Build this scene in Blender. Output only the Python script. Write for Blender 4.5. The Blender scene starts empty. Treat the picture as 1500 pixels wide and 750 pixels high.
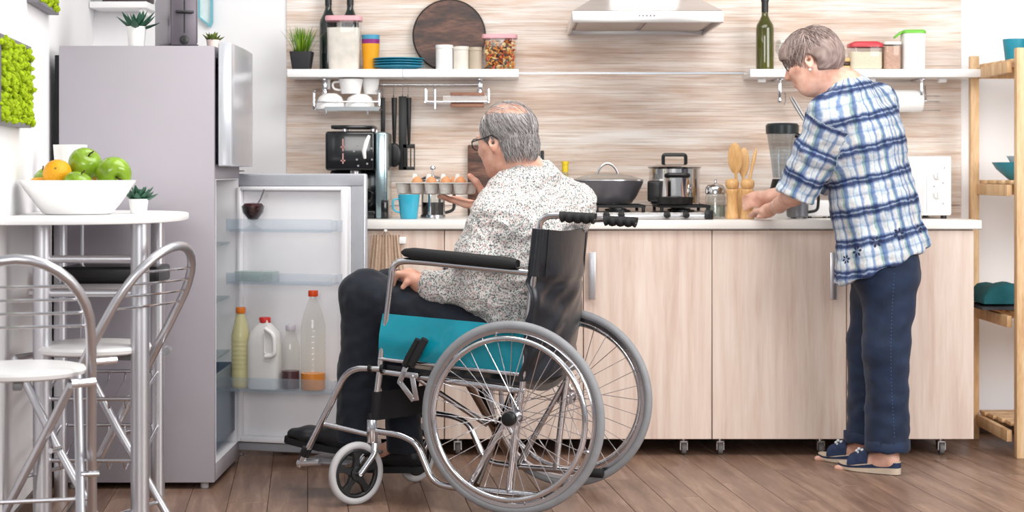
import bpy, bmesh, math, random
import numpy as np
from mathutils import Vector, Matrix, noise as mnoise
from math import pi, sin, cos, radians as R

random.seed(7); np.random.seed(7)
scene = bpy.context.scene
C = scene.collection

# ------------------------------------------------------------------ camera, light, exposure
CAMZ = 1.085
FPX = 2600.0           # focal length in pixels of the 1500 px wide frame
cd = bpy.data.cameras.new('camera'); cam = bpy.data.objects.new('camera', cd); C.objects.link(cam)
cam.location = (0, 0, CAMZ); cam.rotation_euler = (pi/2, 0, 0)
cd.sensor_width = 36; cd.sensor_fit = 'HORIZONTAL'; cd.lens = 36*FPX/1500; cd.shift_y = -123/1500
cd.clip_start = .05; cd.clip_end = 60
cd.dof.use_dof = True; cd.dof.focus_distance = 5.95; cd.dof.aperture_fstop = 3.4
scene.camera = cam

world = bpy.data.worlds.new('world'); scene.world = world; world.use_nodes = True
bg = world.node_tree.nodes['Background']; bg.inputs[0].default_value = (.93, .96, 1, 1); bg.inputs[1].default_value = .62

def area(name, loc, target, sx, sy, power, col):
    l = bpy.data.lights.new(name, 'AREA'); l.shape = 'RECTANGLE'; l.size = sx; l.size_y = sy; l.energy = power; l.color = col
    o = bpy.data.objects.new(name, l); C.objects.link(o); o.location = loc
    o.rotation_euler = (Vector(target)-Vector(loc)).to_track_quat('-Z', 'Y').to_euler()
    return o
area('window_daylight', (3.6, 3.2, 2.1), (.2, 6.6, .9), 2.6, 1.9, 165, (1, .985, .96))
area('rear_fill_light', (-.6, -.8, 2.2), (-.2, 6.5, 1.0), 2.6, 1.8, 150, (1, .985, .96))  # added front fill from behind the camera, no window stands there
area('overhead_fill_light', (.4, 5.3, 2.68), (.4, 5.5, 0), 2.6, 1.4, 75, (1, .97, .92))  # added soft fill from above, not a lamp of the room

vs = scene.view_settings
vs.view_transform = 'Standard'; vs.look = 'None'; vs.gamma = 1; vs.use_curve_mapping = False
vs.exposure = -.3

# ------------------------------------------------------------------ measuring helpers
def X(px, Y): return (px-750)*Y/FPX
def Z(py, Y): return CAMZ-(py-252)*Y/FPX
def P(px, py, Y): return Vector((X(px, Y), Y, Z(py, Y)))

def lin(c):
    if isinstance(c, str):
        c = [int(c[i:i+2], 16)/255 for i in (0, 2, 4)]
    return tuple((x/12.92 if x <= .04045 else ((x+.055)/1.055)**2.4) for x in c)

# ------------------------------------------------------------------ mesh builder
def frame_from(t, ref=None):
    t = Vector(t).normalized()
    if ref is None: ref = Vector((0, 0, 1)) if abs(t.z) < .9 else Vector((1, 0, 0))
    a = ref.cross(t)
    if a.length < 1e-6: a = Vector((1, 0, 0)).cross(t)
    a.normalize(); b = t.cross(a)
    return a, b

def fillet(pts, r, seg=5, closed=False):
    pts = [Vector(p) for p in pts]; out = []; n = len(pts)
    for i, p in enumerate(pts):
        if not closed and (i == 0 or i == n-1): out.append(p); continue
        a = pts[i-1]; b = pts[(i+1) % n]
        da = (a-p); db = (b-p); rr = min(r, da.length*.49, db.length*.49)
        p0 = p+da.normalized()*rr; p1 = p+db.normalized()*rr
        for k in range(seg+1):
            t = k/seg; out.append(p0*(1-t)**2+p*2*t*(1-t)+p1*t*t)
    return out

class MB:
    def __init__(s): s.v = []; s.f = []
    def add(s, vs, fs):
        b = len(s.v); s.v += [tuple(v) for v in vs]; s.f += [tuple(b+i for i in f) for f in fs]; return s
    def box(s, x0, x1, y0, y1, z0, z1):
        return s.add([(x0,y0,z0),(x1,y0,z0),(x1,y1,z0),(x0,y1,z0),(x0,y0,z1),(x1,y0,z1),(x1,y1,z1),(x0,y1,z1)],
                     [(0,3,2,1),(4,5,6,7),(0,1,5,4),(1,2,6,5),(2,3,7,6),(3,0,4,7)])
    def cbox(s, c, d): return s.box(c[0]-d[0]/2,c[0]+d[0]/2,c[1]-d[1]/2,c[1]+d[1]/2,c[2]-d[2]/2,c[2]+d[2]/2)
    def cyl(s, p0, p1, r0, r1=None, n=20):
        p0 = Vector(p0); p1 = Vector(p1); r1 = r0 if r1 is None else r1
        a, b = frame_from(p1-p0); vs = []
        for p, r in ((p0, r0), (p1, r1)):
            for i in range(n):
                t = 2*pi*i/n; vs.append(p+(a*cos(t)+b*sin(t))*r)
        fs = [(i, (i+1) % n, n+(i+1) % n, n+i) for i in range(n)]+[tuple(range(n))[::-1], tuple(range(n, 2*n))]
        return s.add(vs, fs)
    def lathe(s, prof, c=(0,0,0), n=28, cap=True, M=None):
        vs = []; m = len(prof); c = Vector(c)
        for r, z in prof:
            for i in range(n):
                t = 2*pi*i/n; p = Vector((r*cos(t), r*sin(t), z))
                vs.append((M @ p if M else p)+c)
        fs = [(j*n+i, j*n+(i+1) % n, (j+1)*n+(i+1) % n, (j+1)*n+i) for j in range(m-1) for i in range(n)]
        if cap:
            if prof[0][0] > 1e-5: fs.append(tuple(range(n))[::-1])
            if prof[-1][0] > 1e-5: fs.append(tuple((m-1)*n+i for i in range(n)))
        return s.add(vs, fs)
    def tube(s, pts, r, n=10, closed=False, cap=True):
        pts = [Vector(p) for p in pts]; m = len(pts)
        rs = r if isinstance(r, (list, tuple)) else [r]*m
        vs = []; a = None
        for i, p in enumerate(pts):
            if closed: t = pts[(i+1) % m]-pts[i-1]
            else: t = pts[min(i+1, m-1)]-pts[max(i-1, 0)]
            if t.length < 1e-9: t = Vector((0,0,1))
            t.normalize()
            if a is None: a, b = frame_from(t)
            else:
                a = a-t*a.dot(t)
                if a.length < 1e-6: a, b = frame_from(t)
                a.normalize(); b = t.cross(a)
            for k in range(n):
                q = 2*pi*k/n; vs.append(p+(a*cos(q)+b*sin(q))*rs[i])
        fs = []
        for i in range(m if closed else m-1):
            j = (i+1) % m
            for k in range(n): fs.append((i*n+k, i*n+(k+1) % n, j*n+(k+1) % n, j*n+k))
        if cap and not closed: fs += [tuple(range(n))[::-1], tuple((m-1)*n+k for k in range(n))]
        return s.add(vs, fs)
    def ring(s, c, ax, Rr, r, n=48, m=8):
        a, b = frame_from(ax); c = Vector(c)
        return s.tube([c+(a*cos(2*pi*i/n)+b*sin(2*pi*i/n))*Rr for i in range(n)], r, m, closed=True)
    def prism(s, poly, h, M=None):      # polygon in xy extruded 0..h along z
        n = len(poly); vs = [Vector((x, y, 0)) for x, y in poly]+[Vector((x, y, h)) for x, y in poly]
        if M: vs = [M @ v for v in vs]
        return s.add(vs, [tuple(range(n))[::-1], tuple(range(n, 2*n))]+[(i, (i+1) % n, n+(i+1) % n, n+i) for i in range(n)])
    def ell(s, c, r, nu=16, nv=10, M=None):
        c = Vector(c); vs = [Vector((0, 0, -r[2]))]
        for j in range(1, nv):
            ph = -pi/2+pi*j/nv
            for i in range(nu):
                t = 2*pi*i/nu; vs.append(Vector((r[0]*cos(ph)*cos(t), r[1]*cos(ph)*sin(t), r[2]*sin(ph))))
        vs.append(Vector((0, 0, r[2])))
        if M: vs = [M @ v for v in vs]
        vs = [v+c for v in vs]; L = len(vs)-1
        fs = [(0, 1+(i+1) % nu, 1+i) for i in range(nu)]
        for j in range(nv-2):
            for i in range(nu): fs.append((1+j*nu+i, 1+j*nu+(i+1) % nu, 1+(j+1)*nu+(i+1) % nu, 1+(j+1)*nu+i))
        fs += [(L, 1+(nv-2)*nu+i, 1+(nv-2)*nu+(i+1) % nu) for i in range(nu)]
        return s.add(vs, fs)
    def loft(s, rings, cap=True, closed=True):
        n = len(rings[0]); vs = [p for r in rings for p in r]; fs = []
        for j in range(len(rings)-1):
            for i in range(n if closed else n-1):
                fs.append((j*n+i, j*n+(i+1) % n, (j+1)*n+(i+1) % n, (j+1)*n+i))
        if cap and closed: fs += [tuple(range(n))[::-1], tuple((len(rings)-1)*n+i for i in range(n))]
        return s.add(vs, fs)
    def xf(s, M):
        s.v = [tuple(M @ Vector(v)) for v in s.v]; return s
    def build(s, name, mat, parent=None, bevel=0, seg=2, ang=40, loc=None, smooth=True, solid=0, subs=0):
        me = bpy.data.meshes.new(name); me.from_pydata(s.v, [], s.f); me.validate()
        bm = bmesh.new(); bm.from_mesh(me)
        bmesh.ops.recalc_face_normals(bm, faces=bm.faces)
        if bevel:
            es = [e for e in bm.edges if len(e.link_faces) == 2 and e.calc_face_angle(0) > R(35)]
            bmesh.ops.bevel(bm, geom=es, offset=bevel, segments=seg, profile=.5, affect='EDGES', clamp_overlap=True)
        bm.to_mesh(me); bm.free()
        if smooth:
            me.shade_smooth(); me.set_sharp_from_angle(angle=R(ang))
        o = bpy.data.objects.new(name, me); C.objects.link(o)
        me.materials.append(mat)
        if parent: o.parent = parent
        if loc is not None: o.location = loc
        if solid:
            m = o.modifiers.new('s', 'SOLIDIFY'); m.thickness = solid; m.offset = 0
        if subs:
            m = o.modifiers.new('u', 'SUBSURF'); m.levels = subs; m.render_levels = subs
        return o

def thing(name, label, cat, loc=(0,0,0), rz=0, group=None):
    o = bpy.data.objects.new(name, None); C.objects.link(o); o.location = loc; o.rotation_euler = (0, 0, rz)
    o.empty_display_size = .05
    return tag(o, label, cat, group)
def tag(o, label, cat, group=None):
    o['label'] = label; o['category'] = cat
    if group: o['group'] = group
    return o
def structure(o, label=None):
    o['kind'] = 'structure'
    if label: o['label'] = label
    return o
def rotz(a): return Matrix.Rotation(a, 4, 'Z')
def dup(root, loc=None, rz=None, label=None):
    r = root.copy(); C.objects.link(r)
    if loc is not None: r.location = loc
    if rz is not None: r.rotation_euler = (0, 0, rz)
    if label: r['label'] = label
    for ch in list(root.children):
        c = ch.copy(); C.objects.link(c); c.parent = r
        for g in list(ch.children):
            d = g.copy(); C.objects.link(d); d.parent = c
    return r

# ------------------------------------------------------------------ materials
MATS = {}
def nodes(m): return m.node_tree.nodes, m.node_tree.links
def pm(name, col, rough=.5, metal=0, var=0, vscale=20, bump=0, bscale=60, spec=.5, trans=0, ior=1.45, sheen=0, coat=0, sss=0, stretch=None, emit=0):
    if name in MATS: return MATS[name]
    m = bpy.data.materials.new(name); m.use_nodes = True; N, L = nodes(m); b = N['Principled BSDF']
    c = lin(col); b.inputs['Base Color'].default_value = (*c, 1)
    b.inputs['Roughness'].default_value = rough; b.inputs['Metallic'].default_value = metal
    b.inputs['Specular IOR Level'].default_value = spec; b.inputs['IOR'].default_value = ior
    b.inputs['Transmission Weight'].default_value = trans; b.inputs['Sheen Weight'].default_value = sheen
    b.inputs['Coat Weight'].default_value = coat
    if sss:
        b.inputs['Subsurface Weight'].default_value = sss; b.inputs['Subsurface Radius'].default_value = (.012, .005, .003); b.inputs['Subsurface Scale'].default_value = 1
    if emit:
        b.inputs['Emission Color'].default_value = (*c, 1); b.inputs['Emission Strength'].default_value = emit
    tc = N.new('ShaderNodeTexCoord'); mp = N.new('ShaderNodeMapping'); L.new(tc.outputs['Object'], mp.inputs[0])
    if stretch: mp.inputs['Scale'].default_value = stretch
    if var:
        nz = N.new('ShaderNodeTexNoise'); nz.inputs['Scale'].default_value = vscale; nz.inputs['Detail'].default_value = 4; L.new(mp.outputs[0], nz.inputs[0])
        cr = N.new('ShaderNodeValToRGB'); L.new(nz.outputs[0], cr.inputs[0])
        cr.color_ramp.elements[0].position = .3; cr.color_ramp.elements[1].position = .7
        cr.color_ramp.elements[0].color = (*[x*(1-var) for x in c], 1); cr.color_ramp.elements[1].color = (*[min(1, x*(1+var)) for x in c], 1)
        L.new(cr.outputs[0], b.inputs['Base Color'])
    if bump:
        nz = N.new('ShaderNodeTexNoise'); nz.inputs['Scale'].default_value = bscale; nz.inputs['Detail'].default_value = 3; L.new(mp.outputs[0], nz.inputs[0])
        bp = N.new('ShaderNodeBump'); bp.inputs['Strength'].default_value = bump; bp.inputs['Distance'].default_value = .01
        L.new(nz.outputs[0], bp.inputs['Height']); L.new(bp.outputs[0], b.inputs['Normal'])
    MATS[name] = m; return m

def ramp(N, stops, interp='LINEAR'):
    cr = N.new('ShaderNodeValToRGB'); e = cr.color_ramp.elements; cr.color_ramp.interpolation = interp
    while len(e) < len(stops): e.new(.5)
    for i, (p, c) in enumerate(stops): e[i].position = p; e[i].color = (*lin(c), 1)
    return cr

def wood(name, stops, scale=(1, 1, 1), rough=.45, ring=6, dist=4, obj_rand=0, bump=.05, coord='Object', fine=1, rvar=0):
    m = bpy.data.materials.new(name); m.use_nodes = True; N, L = nodes(m); b = N['Principled BSDF']
    tc = N.new('ShaderNodeTexCoord'); mp = N.new('ShaderNodeMapping'); mp.inputs['Scale'].default_value = scale
    L.new(tc.outputs[coord], mp.inputs[0]); src = mp.outputs[0]
    if obj_rand:
        oi = N.new('ShaderNodeObjectInfo'); va = N.new('ShaderNodeVectorMath'); va.operation = 'ADD'
        mu = N.new('ShaderNodeMath'); mu.operation = 'MULTIPLY'; mu.inputs[1].default_value = obj_rand
        L.new(oi.outputs['Random'], mu.inputs[0]); L.new(src, va.inputs[0]); L.new(mu.outputs[0], va.inputs[1]); src = va.outputs[0]
    n1 = N.new('ShaderNodeTexNoise'); n1.inputs['Scale'].default_value = ring; n1.inputs['Detail'].default_value = 6; n1.inputs['Roughness'].default_value = .62; n1.inputs['Distortion'].default_value = dist*.15
    L.new(src, n1.inputs[0])
    n2 = N.new('ShaderNodeTexNoise'); n2.inputs['Scale'].default_value = ring*7; n2.inputs['Detail'].default_value = 3; L.new(src, n2.inputs[0])
    mx = N.new('ShaderNodeMath'); mx.operation = 'MULTIPLY_ADD'; mx.inputs[1].default_value = .35*fine
    sb = N.new('ShaderNodeMath'); sb.operation = 'SUBTRACT'; sb.inputs[1].default_value = .5; L.new(n2.outputs[0], sb.inputs[0])
    L.new(sb.outputs[0], mx.inputs[0]); L.new(n1.outputs[0], mx.inputs[2]); fac = mx.outputs[0]
    if rvar:
        oi2 = N.new('ShaderNodeObjectInfo'); m2 = N.new('ShaderNodeMath'); m2.operation = 'MULTIPLY_ADD'; m2.inputs[1].default_value = rvar
        L.new(oi2.outputs['Random'], m2.inputs[0]); L.new(fac, m2.inputs[2])
        m3 = N.new('ShaderNodeMath'); m3.operation = 'SUBTRACT'; m3.inputs[1].default_value = rvar/2; L.new(m2.outputs[0], m3.inputs[0]); fac = m3.outputs[0]
    cr = ramp(N, stops); L.new(fac, cr.inputs[0]); L.new(cr.outputs[0], b.inputs['Base Color'])
    b.inputs['Roughness'].default_value = rough
    bp = N.new('ShaderNodeBump'); bp.inputs['Strength'].default_value = bump; bp.inputs['Distance'].default_value = .004; L.new(fac, bp.inputs['Height']); L.new(bp.outputs[0], b.inputs['Normal'])
    MATS[name] = m; return m

def clear(name, tint=(1, 1, 1), gl=.08, rough=.04, body=0, bodycol='FFFFFF'):
    """thin clear plastic or glass wall: see-through with a gloss"""
    m = bpy.data.materials.new(name); m.use_nodes = True; N, L = nodes(m); N.remove(N['Principled BSDF'])
    out = N['Material Output']; t = N.new('ShaderNodeBsdfTransparent'); t.inputs[0].default_value = (*tint, 1)
    g = N.new('ShaderNodeBsdfGlossy'); g.inputs['Roughness'].default_value = rough
    lw = N.new('ShaderNodeLayerWeight'); lw.inputs[0].default_value = .5
    po = N.new('ShaderNodeMath'); po.operation = 'POWER'; po.inputs[1].default_value = 4; L.new(lw.outputs['Facing'], po.inputs[0])
    ad = N.new('ShaderNodeMath'); ad.operation = 'MULTIPLY_ADD'; ad.inputs[1].default_value = .45; ad.inputs[2].default_value = gl*.5; L.new(po.outputs[0], ad.inputs[0])
    mx = N.new('ShaderNodeMixShader'); L.new(ad.outputs[0], mx.inputs[0]); L.new(t.outputs[0], mx.inputs[1]); L.new(g.outputs[0], mx.inputs[2])
    last = mx.outputs[0]
    if body:
        d = N.new('ShaderNodeBsdfDiffuse'); d.inputs[0].default_value = (*lin(bodycol), 1)
        m2 = N.new('ShaderNodeMixShader'); m2.inputs[0].default_value = body; L.new(last, m2.inputs[1]); L.new(d.outputs[0], m2.inputs[2]); last = m2.outputs[0]
    L.new(last, out.inputs[0]); MATS[name] = m; return m

WHITE_WALL = pm('white_wall_paint', 'F1F0F2', .85, var=.015, vscale=3, bump=.03, bscale=120)
WHITE = pm('white_laminate', 'F3F2F2', .35, var=.01)
WHITE_GLOSS = pm('white_ceramic', 'F6F5F4', .18, var=.01)
CHROME = pm('chrome', 'D6D6DA', .13, 1, bump=.01, bscale=30)
ALU = pm('satin_aluminium', 'D0CFD4', .36, .92, var=.04, vscale=9)
STEEL = pm('brushed_steel', 'C9C7C9', .28, 1, var=.04, vscale=14, stretch=(1, 1, 8))
BLACK = pm('black_plastic', '141416', .35, var=.1)
BLACK_MATTE = pm('black_rubber', '1B1B1D', .7, var=.12, bump=.1, bscale=150)
TEAL = pm('teal_ceramic', '3E9DB5', .25, var=.05)
GREY_TYRE = pm('grey_rubber_tyre', '8E8F93', .6, var=.06, vscale=30)
PINE = wood('pine_wood', [(.3, 'BE9467'), (.5, 'D8B286'), (.7, 'E6C79E')], (3, 3, .5), .5, 7)
DARKWOOD = wood('dark_walnut', [(.32, '1E120F'), (.5, '4A2C22'), (.68, '7A5240')], (1, 3, 5), .45, 4)
SPOONWOOD = wood('beech_wood', [(.3, 'D09C60'), (.5, 'E3B67C'), (.7, 'EDC896')], (4, 4, 1), .5, 5)
CLEAR = clear('clear_plastic', (.96, .97, .98), .06)
GLASS = clear('clear_glass', (.94, .96, .96), .12, .01)
# ------------------------------------------------------------------ the room
WALLY = 7.37
WX = lambda Y: -1.735+.115*(WALLY-Y)      # left wall line
CX = WX(WALLY)
LD = Vector((-.115, 1, 0)).normalized()   # direction of the left wall and of the floor boards
# floor: slab and boards
fl = structure(MB().box(-3, 3.4, -1.5, 7.5, -.12, -.008).build('floor', pm('floor_subfloor', '4A382F', .8, var=.1)), 'dark seam under the brown laminate boards')
FLOORWOOD = wood('brown_laminate', [(.22, '634C40'), (.42, '7C6152'), (.55, '8C6F5F'), (.75, 'A68A79')], (9, .8, 1), .34, 2.6, 3, obj_rand=37, bump=.04, fine=.7, rvar=.10)
pw, plen = .13, .96
bm_plank = MB().box(0, pw-.0013, 0, plen-.0013, -.0075, 0)
ang = math.atan2(-LD.x, LD.y)
first = None
for i in range(-24, 32):
    off = ((i*.37) % 1)*plen
    for j in range(-1, 7):
        u = i*pw; w = 2.3+j*plen-off
        M = rotz(ang); c = M @ Vector((u+pw/2, w+plen/2, 0))
        if c.x < (WX(c.y)-.1 if c.y > 4.85 else -2.4) or c.x > 3.1 or c.y < 2.9 or c.y > 8.2: continue
        if first is None:
            first = bm_plank.build('floor_board', FLOORWOOD, fl, bevel=.0012, seg=1); o = first
        else:
            o = first.copy(); C.objects.link(o)
        o.location = M @ Vector((u, w, 0)); o.rotation_euler = (0, 0, ang)

wb = structure(MB().box(CX-.3, 3.2, WALLY, WALLY+.12, 0, 2.75).build('wall_back', WHITE_WALL), 'white back wall of the kitchen')
d0 = Vector((WX(4.9), 4.9, 0)); d1 = Vector((CX, WALLY, 0)); e1_ = Vector((-3, WALLY, 0)); e0_ = Vector((-3, 4.9, 0)); nrm = Vector((-1, -.115, 0)).normalized()*.12
structure(MB().add([d0, d1, e1_, e0_]+[p+Vector((0, 0, 2.75)) for p in (d0, d1, e1_, e0_)],
    [(0,3,2,1),(4,5,6,7),(0,1,5,4),(1,2,6,5),(2,3,7,6),(3,0,4,7)]).build('wall_left', WHITE_WALL), 'white wall with moss pictures on the left')
BASE = pm('dark_baseboard', '5B4A40', .5, var=.1)
n2 = Vector((1, .115, 0)).normalized()*.012
structure(MB().add([d0, d1, d1+n2, d0+n2]+[p+Vector((0, 0, .06)) for p in (d0, d1, d1+n2, d0+n2)],
    [(0,3,2,1),(4,5,6,7),(0,1,5,4),(1,2,6,5),(2,3,7,6),(3,0,4,7)]).build('baseboard_left', BASE), 'dark baseboard along the left wall')
structure(MB().box(1.78, 3.2, WALLY-.014, WALLY, 0, .06).build('baseboard_back', BASE), 'dark baseboard behind the wooden rack')

# whitewashed wood panelling behind the counter: three sheets with joints
def panelwood():
    m = bpy.data.materials.new('whitewashed_wood'); m.use_nodes = True; N, L = nodes(m); b = N['Principled BSDF']
    tc = N.new('ShaderNodeTexCoord')
    def nz(sc, scale, det, dis=0, ro=.6):
        mp = N.new('ShaderNodeMapping'); mp.inputs['Scale'].default_value = sc; L.new(tc.outputs['Object'], mp.inputs[0])
        n = N.new('ShaderNodeTexNoise'); n.inputs['Scale'].default_value = scale; n.inputs['Detail'].default_value = det; n.inputs['Distortion'].default_value = dis; n.inputs['Roughness'].default_value = ro
        L.new(mp.outputs[0], n.inputs[0]); return n.outputs[0]
    cloud = nz((.5, 1, 2.2), 1.6, 3, .3); grain = nz((.8, 1, 24), 3.2, 6, .5, .7); blot = nz((.9, 1, 7), 2.2, 4, .6)
    r1 = ramp(N, [(.26, 'A08A7C'), (.37, 'C8B0A0'), (.46, 'E2D0C2'), (.55, 'F0E7E0'), (.66, 'F9F6F4')]); L.new(grain, r1.inputs[0])
    r2 = ramp(N, [(.34, 'D0B29C'), (.46, 'E6D4C6'), (.6, 'F8F5F2')]); L.new(blot, r2.inputs[0])
    mx = N.new('ShaderNodeMixRGB'); mx.blend_type = 'MIX'; mx.inputs[0].default_value = .5; L.new(r1.outputs[0], mx.inputs[1]); L.new(r2.outputs[0], mx.inputs[2])
    r3 = ramp(N, [(.3, 'D3C8C4'), (.46, 'F6F0EC'), (.6, 'FFFFFF')]); L.new(cloud, r3.inputs[0])
    fine = nz((1.1, 1, 70), 3.0, 4, .4, .65); rf = ramp(N, [(.34, 'A8958A'), (.47, 'F1E9E4'), (.55, 'FFFFFF')]); L.new(fine, rf.inputs[0])
    m0 = N.new('ShaderNodeMixRGB'); m0.blend_type = 'MULTIPLY'; m0.inputs[0].default_value = .5; L.new(mx.outputs[0], m0.inputs[1]); L.new(rf.outputs[0], m0.inputs[2])
    m2 = N.new('ShaderNodeMixRGB'); m2.blend_type = 'MULTIPLY'; m2.inputs[0].default_value = .75; L.new(m0.outputs[0], m2.inputs[1]); L.new(r3.outputs[0], m2.inputs[2])
    L.new(m2.outputs[0], b.inputs['Base Color']); b.inputs['Roughness'].default_value = .6
    bp = N.new('ShaderNodeBump'); bp.inputs['Strength'].default_value = .15; bp.inputs['Distance'].default_value = .004; L.new(grain, bp.inputs['Height']); L.new(bp.outputs[0], b.inputs['Normal'])
    MATS['panel'] = m; return m
PANEL = panelwood()
px0, px1 = X(420, WALLY), X(1407, WALLY)
for z0, z1 in ((.05, .944), (.947, 1.4915), (1.4985, 2.7)):
    MB().box(px0, px1, WALLY-.009, WALLY, z0, z1).build('wood_panel', PANEL, wb, bevel=.0015, seg=1)
structure(MB().box(px0, px1, WALLY-.0105, WALLY, 1.4915, 1.4985).build('trim_1', pm('pale_aluminium_strip', 'C9D0D8', .3, .6)), 'thin pale metal strip in the wood panelling')
# ------------------------------------------------------------------ kitchen counter on castors
def grainwood(name, c0, c1, c2, obj_rand=11):
    return wood(name, [(.28, c0), (.48, c1), (.7, c2)], (9, 9, .5), .5, 3.2, 3, obj_rand=obj_rand, bump=.03, fine=.6)
BIRCH = grainwood('pale_birch_laminate', 'CBB1A3', 'D9C4B7', 'E3D2C7')
CFY, CBY = 6.77, 7.358         # front and back of the counter
def castor(parent, x, y, h=.062):
    mb = MB().cyl((x-.009, y, .024), (x+.009, y, .024), .024, n=18)
    c = mb.build('castor_wheel', pm('grey_castor_rubber', '6E6C6C', .5, var=.1), parent, bevel=.003)
    f = MB().box(x-.015, x-.011, y-.012, y+.02, .018, .05).box(x+.011, x+.015, y-.012, y+.02, .018, .05).box(x-.015, x+.015, y-.012, y+.03, .047, .052)
    f.cyl((x, y+.012, .05), (x, y+.012, h), .008)
    f.build('fork', STEEL, c)
def cabinet(x0, x1, label, doors, castors, drawer=None, handle=None):
    t = thing('base_cabinet', label, 'cabinet', ((x0+x1)/2, CFY+.29, 0), 0, 'base cabinets under the long worktop')
    ox, oy = t.location.x, t.location.y
    L0, L1 = x0-ox, x1-ox; F = CFY-oy; B = CBY-oy
    b = MB().box(L0+.001, L1-.001, F+.018, B, .064, .082).box(L0+.001, L0+.018, F+.018, B, .082, .865).box(L1-.018, L1-.001, F+.018, B, .082, .865)
    b.box(L0+.018, L1-.018, B-.01, B, .082, .865).box(L0+.018, L1-.018, F+.018, F+.1, .847, .865)
    b.build('body', BIRCH, t, bevel=.001, seg=1)
    n = len(doors)
    for k, (a, c, hx) in enumerate(doors):
        zt = .862
        if drawer and k == 0:
            d = MB().box(a-ox+.0015, c-ox-.0015, F, F+.017, .70, zt).build('drawer', BIRCH, t, bevel=.0015, seg=1)
            MB().box(drawer-ox-.013, drawer-ox+.013, F-.016, F-.007, .812, .838).cyl((drawer-ox, F-.008, .825), (drawer-ox, F, .825), .005).build('knob', WHITE_GLOSS, d, bevel=.002)
            zt = .697
        d = MB().box(a-ox+.0015, c-ox-.0015, F, F+.017, .066, zt).build('door', BIRCH, t, bevel=.0015, seg=1)
        if hx:
            h = MB().box(hx-ox-.013, hx-ox+.013, F-.024, F-.018, .60, .78)
            h.cyl((hx-ox, F-.02, .625), (hx-ox, F, .625), .006).cyl((hx-ox, F-.02, .755), (hx-ox, F, .755), .006)
            h.build('handle', ALU, d, bevel=.002)
    for x in castors:
        castor(t, x-ox, F+.055); castor(t, x-ox, B-.06)
    return t
xA, xB, xC, xD, xE = -.93, -.258, .763, 1.276, 1.763
cabinet(xA, xB, 'birch base cabinet with drawer and white square knob beside the fridge door', [(xA, -.6, None), (-.6, xB, None)], (xA+.06, xB-.06), drawer=None)
kn = [o for o in C.objects if o.name.startswith('base_cabinet')][-1]
cabinet(xB, xC, 'wide birch base cabinet right behind the wheelchair', [(xB, .272, None), (.272, xC, .305)], (xB+.05, .66))
cabinet(xC, xD, 'birch base cabinet in the middle, left of the woman', [(xC, xD, 1.222)], (.80, xD-.09))
cabinet(xD, xE, 'birch base cabinet at the right end, behind the jeans', [(xD, xE, None)], (xD+.06, 1.65))
# drawer with knob of the left cabinet
ox, oy = kn.location.x, kn.location.y; F = CFY-oy
for ch in list(kn.children):
    if ch.name.startswith('door'): 
        bpy.data.objects.remove(ch)
for a, c, k in ((xA, -.6, None), (-.6, xB, X(590, CFY))):
    d = MB().box(a-ox+.0015, c-ox-.0015, F, F+.017, .70, .862).build('drawer', BIRCH, kn, bevel=.0015, seg=1)
    kx = (k if k else -.765)-ox
    MB().box(kx-.013, kx+.013, F-.016, F-.007, .812, .838).cyl((kx, F-.008, .825), (kx, F, .825), .005).build('knob', WHITE_GLOSS, d, bevel=.002)
    MB().box(a-ox+.0015, c-ox-.0015, F, F+.017, .066, .697).build('door', BIRCH, kn, bevel=.0015, seg=1)
wt = thing('worktop', 'long white kitchen worktop across the base cabinets', 'worktop', (.42, 7.06, .866))
MB().box(xA-.01-.42, 1.788-.42, CFY-.018-7.06, CBY-7.06, 0, .036).build('slab', pm('white_worktop', 'F0ECE8', .3, var=.01), wt, bevel=.004)
MB().box(xA-.01-.42, 1.788-.42, CFY-.0195-7.06, CFY-.0175-7.06, .001, .004).build('edge_seam', pm('grey_edge_seam', '8E8A88', .5), wt)
WT = .902

# ------------------------------------------------------------------ shelves on the wall
SHZ = 1.499
def shelf(x0, x1, label, seams):
    t = thing('wall_shelf', label, 'shelf', ((x0+x1)/2, WALLY-.01, SHZ-.032)); ox, oy, oz = t.location
    cuts = [x0]+seams+[x1]
    for a, b in zip(cuts, cuts[1:]):
        MB().box(a-ox+.0006, b-ox-.0006, -.225, 0, 0, .032).build('board', WHITE, t, bevel=.002)
    return t, ox
shL, sox = shelf(X(421, 7.15), X(760, 7.15), 'white wall shelf with containers and a round wooden board', [X(590, 7.15)])
for px in (475, 703):
    x = X(px, 7.2)-sox
    MB().box(x-.009, x+.009, -.17, -.005, -.012, 0).box(x-.009, x+.009, -.14, -.128, -.05, -.012).cyl((x, -.134, -.07), (x, -.134, -.045), .012).build('bracket', CHROME, shL, bevel=.003)
shR, sox = shelf(X(1098, 7.15), X(1440, 7.15), 'white wall shelf with the wine bottle above the woman', [X(1279, 7.15)])
for px in (1143, 1351):
    x = X(px, 7.2)-sox
    MB().box(x-.006, x+.006, -.15, -.14, -.085, 0).box(x-.012, x+.012, -.16, -.005, -.01, 0).cyl((x, -.145, -.1), (x, -.145, -.08), .009).build('bracket', CHROME, shR, bevel=.003)
for px in (1117, 1278, 1382):
    x = X(px, 7.2)-sox
    MB().box(x-.016, x+.016, -.15, -.12, -.018, 0).build('spotlight', WHITE, shR, bevel=.003)

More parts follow.
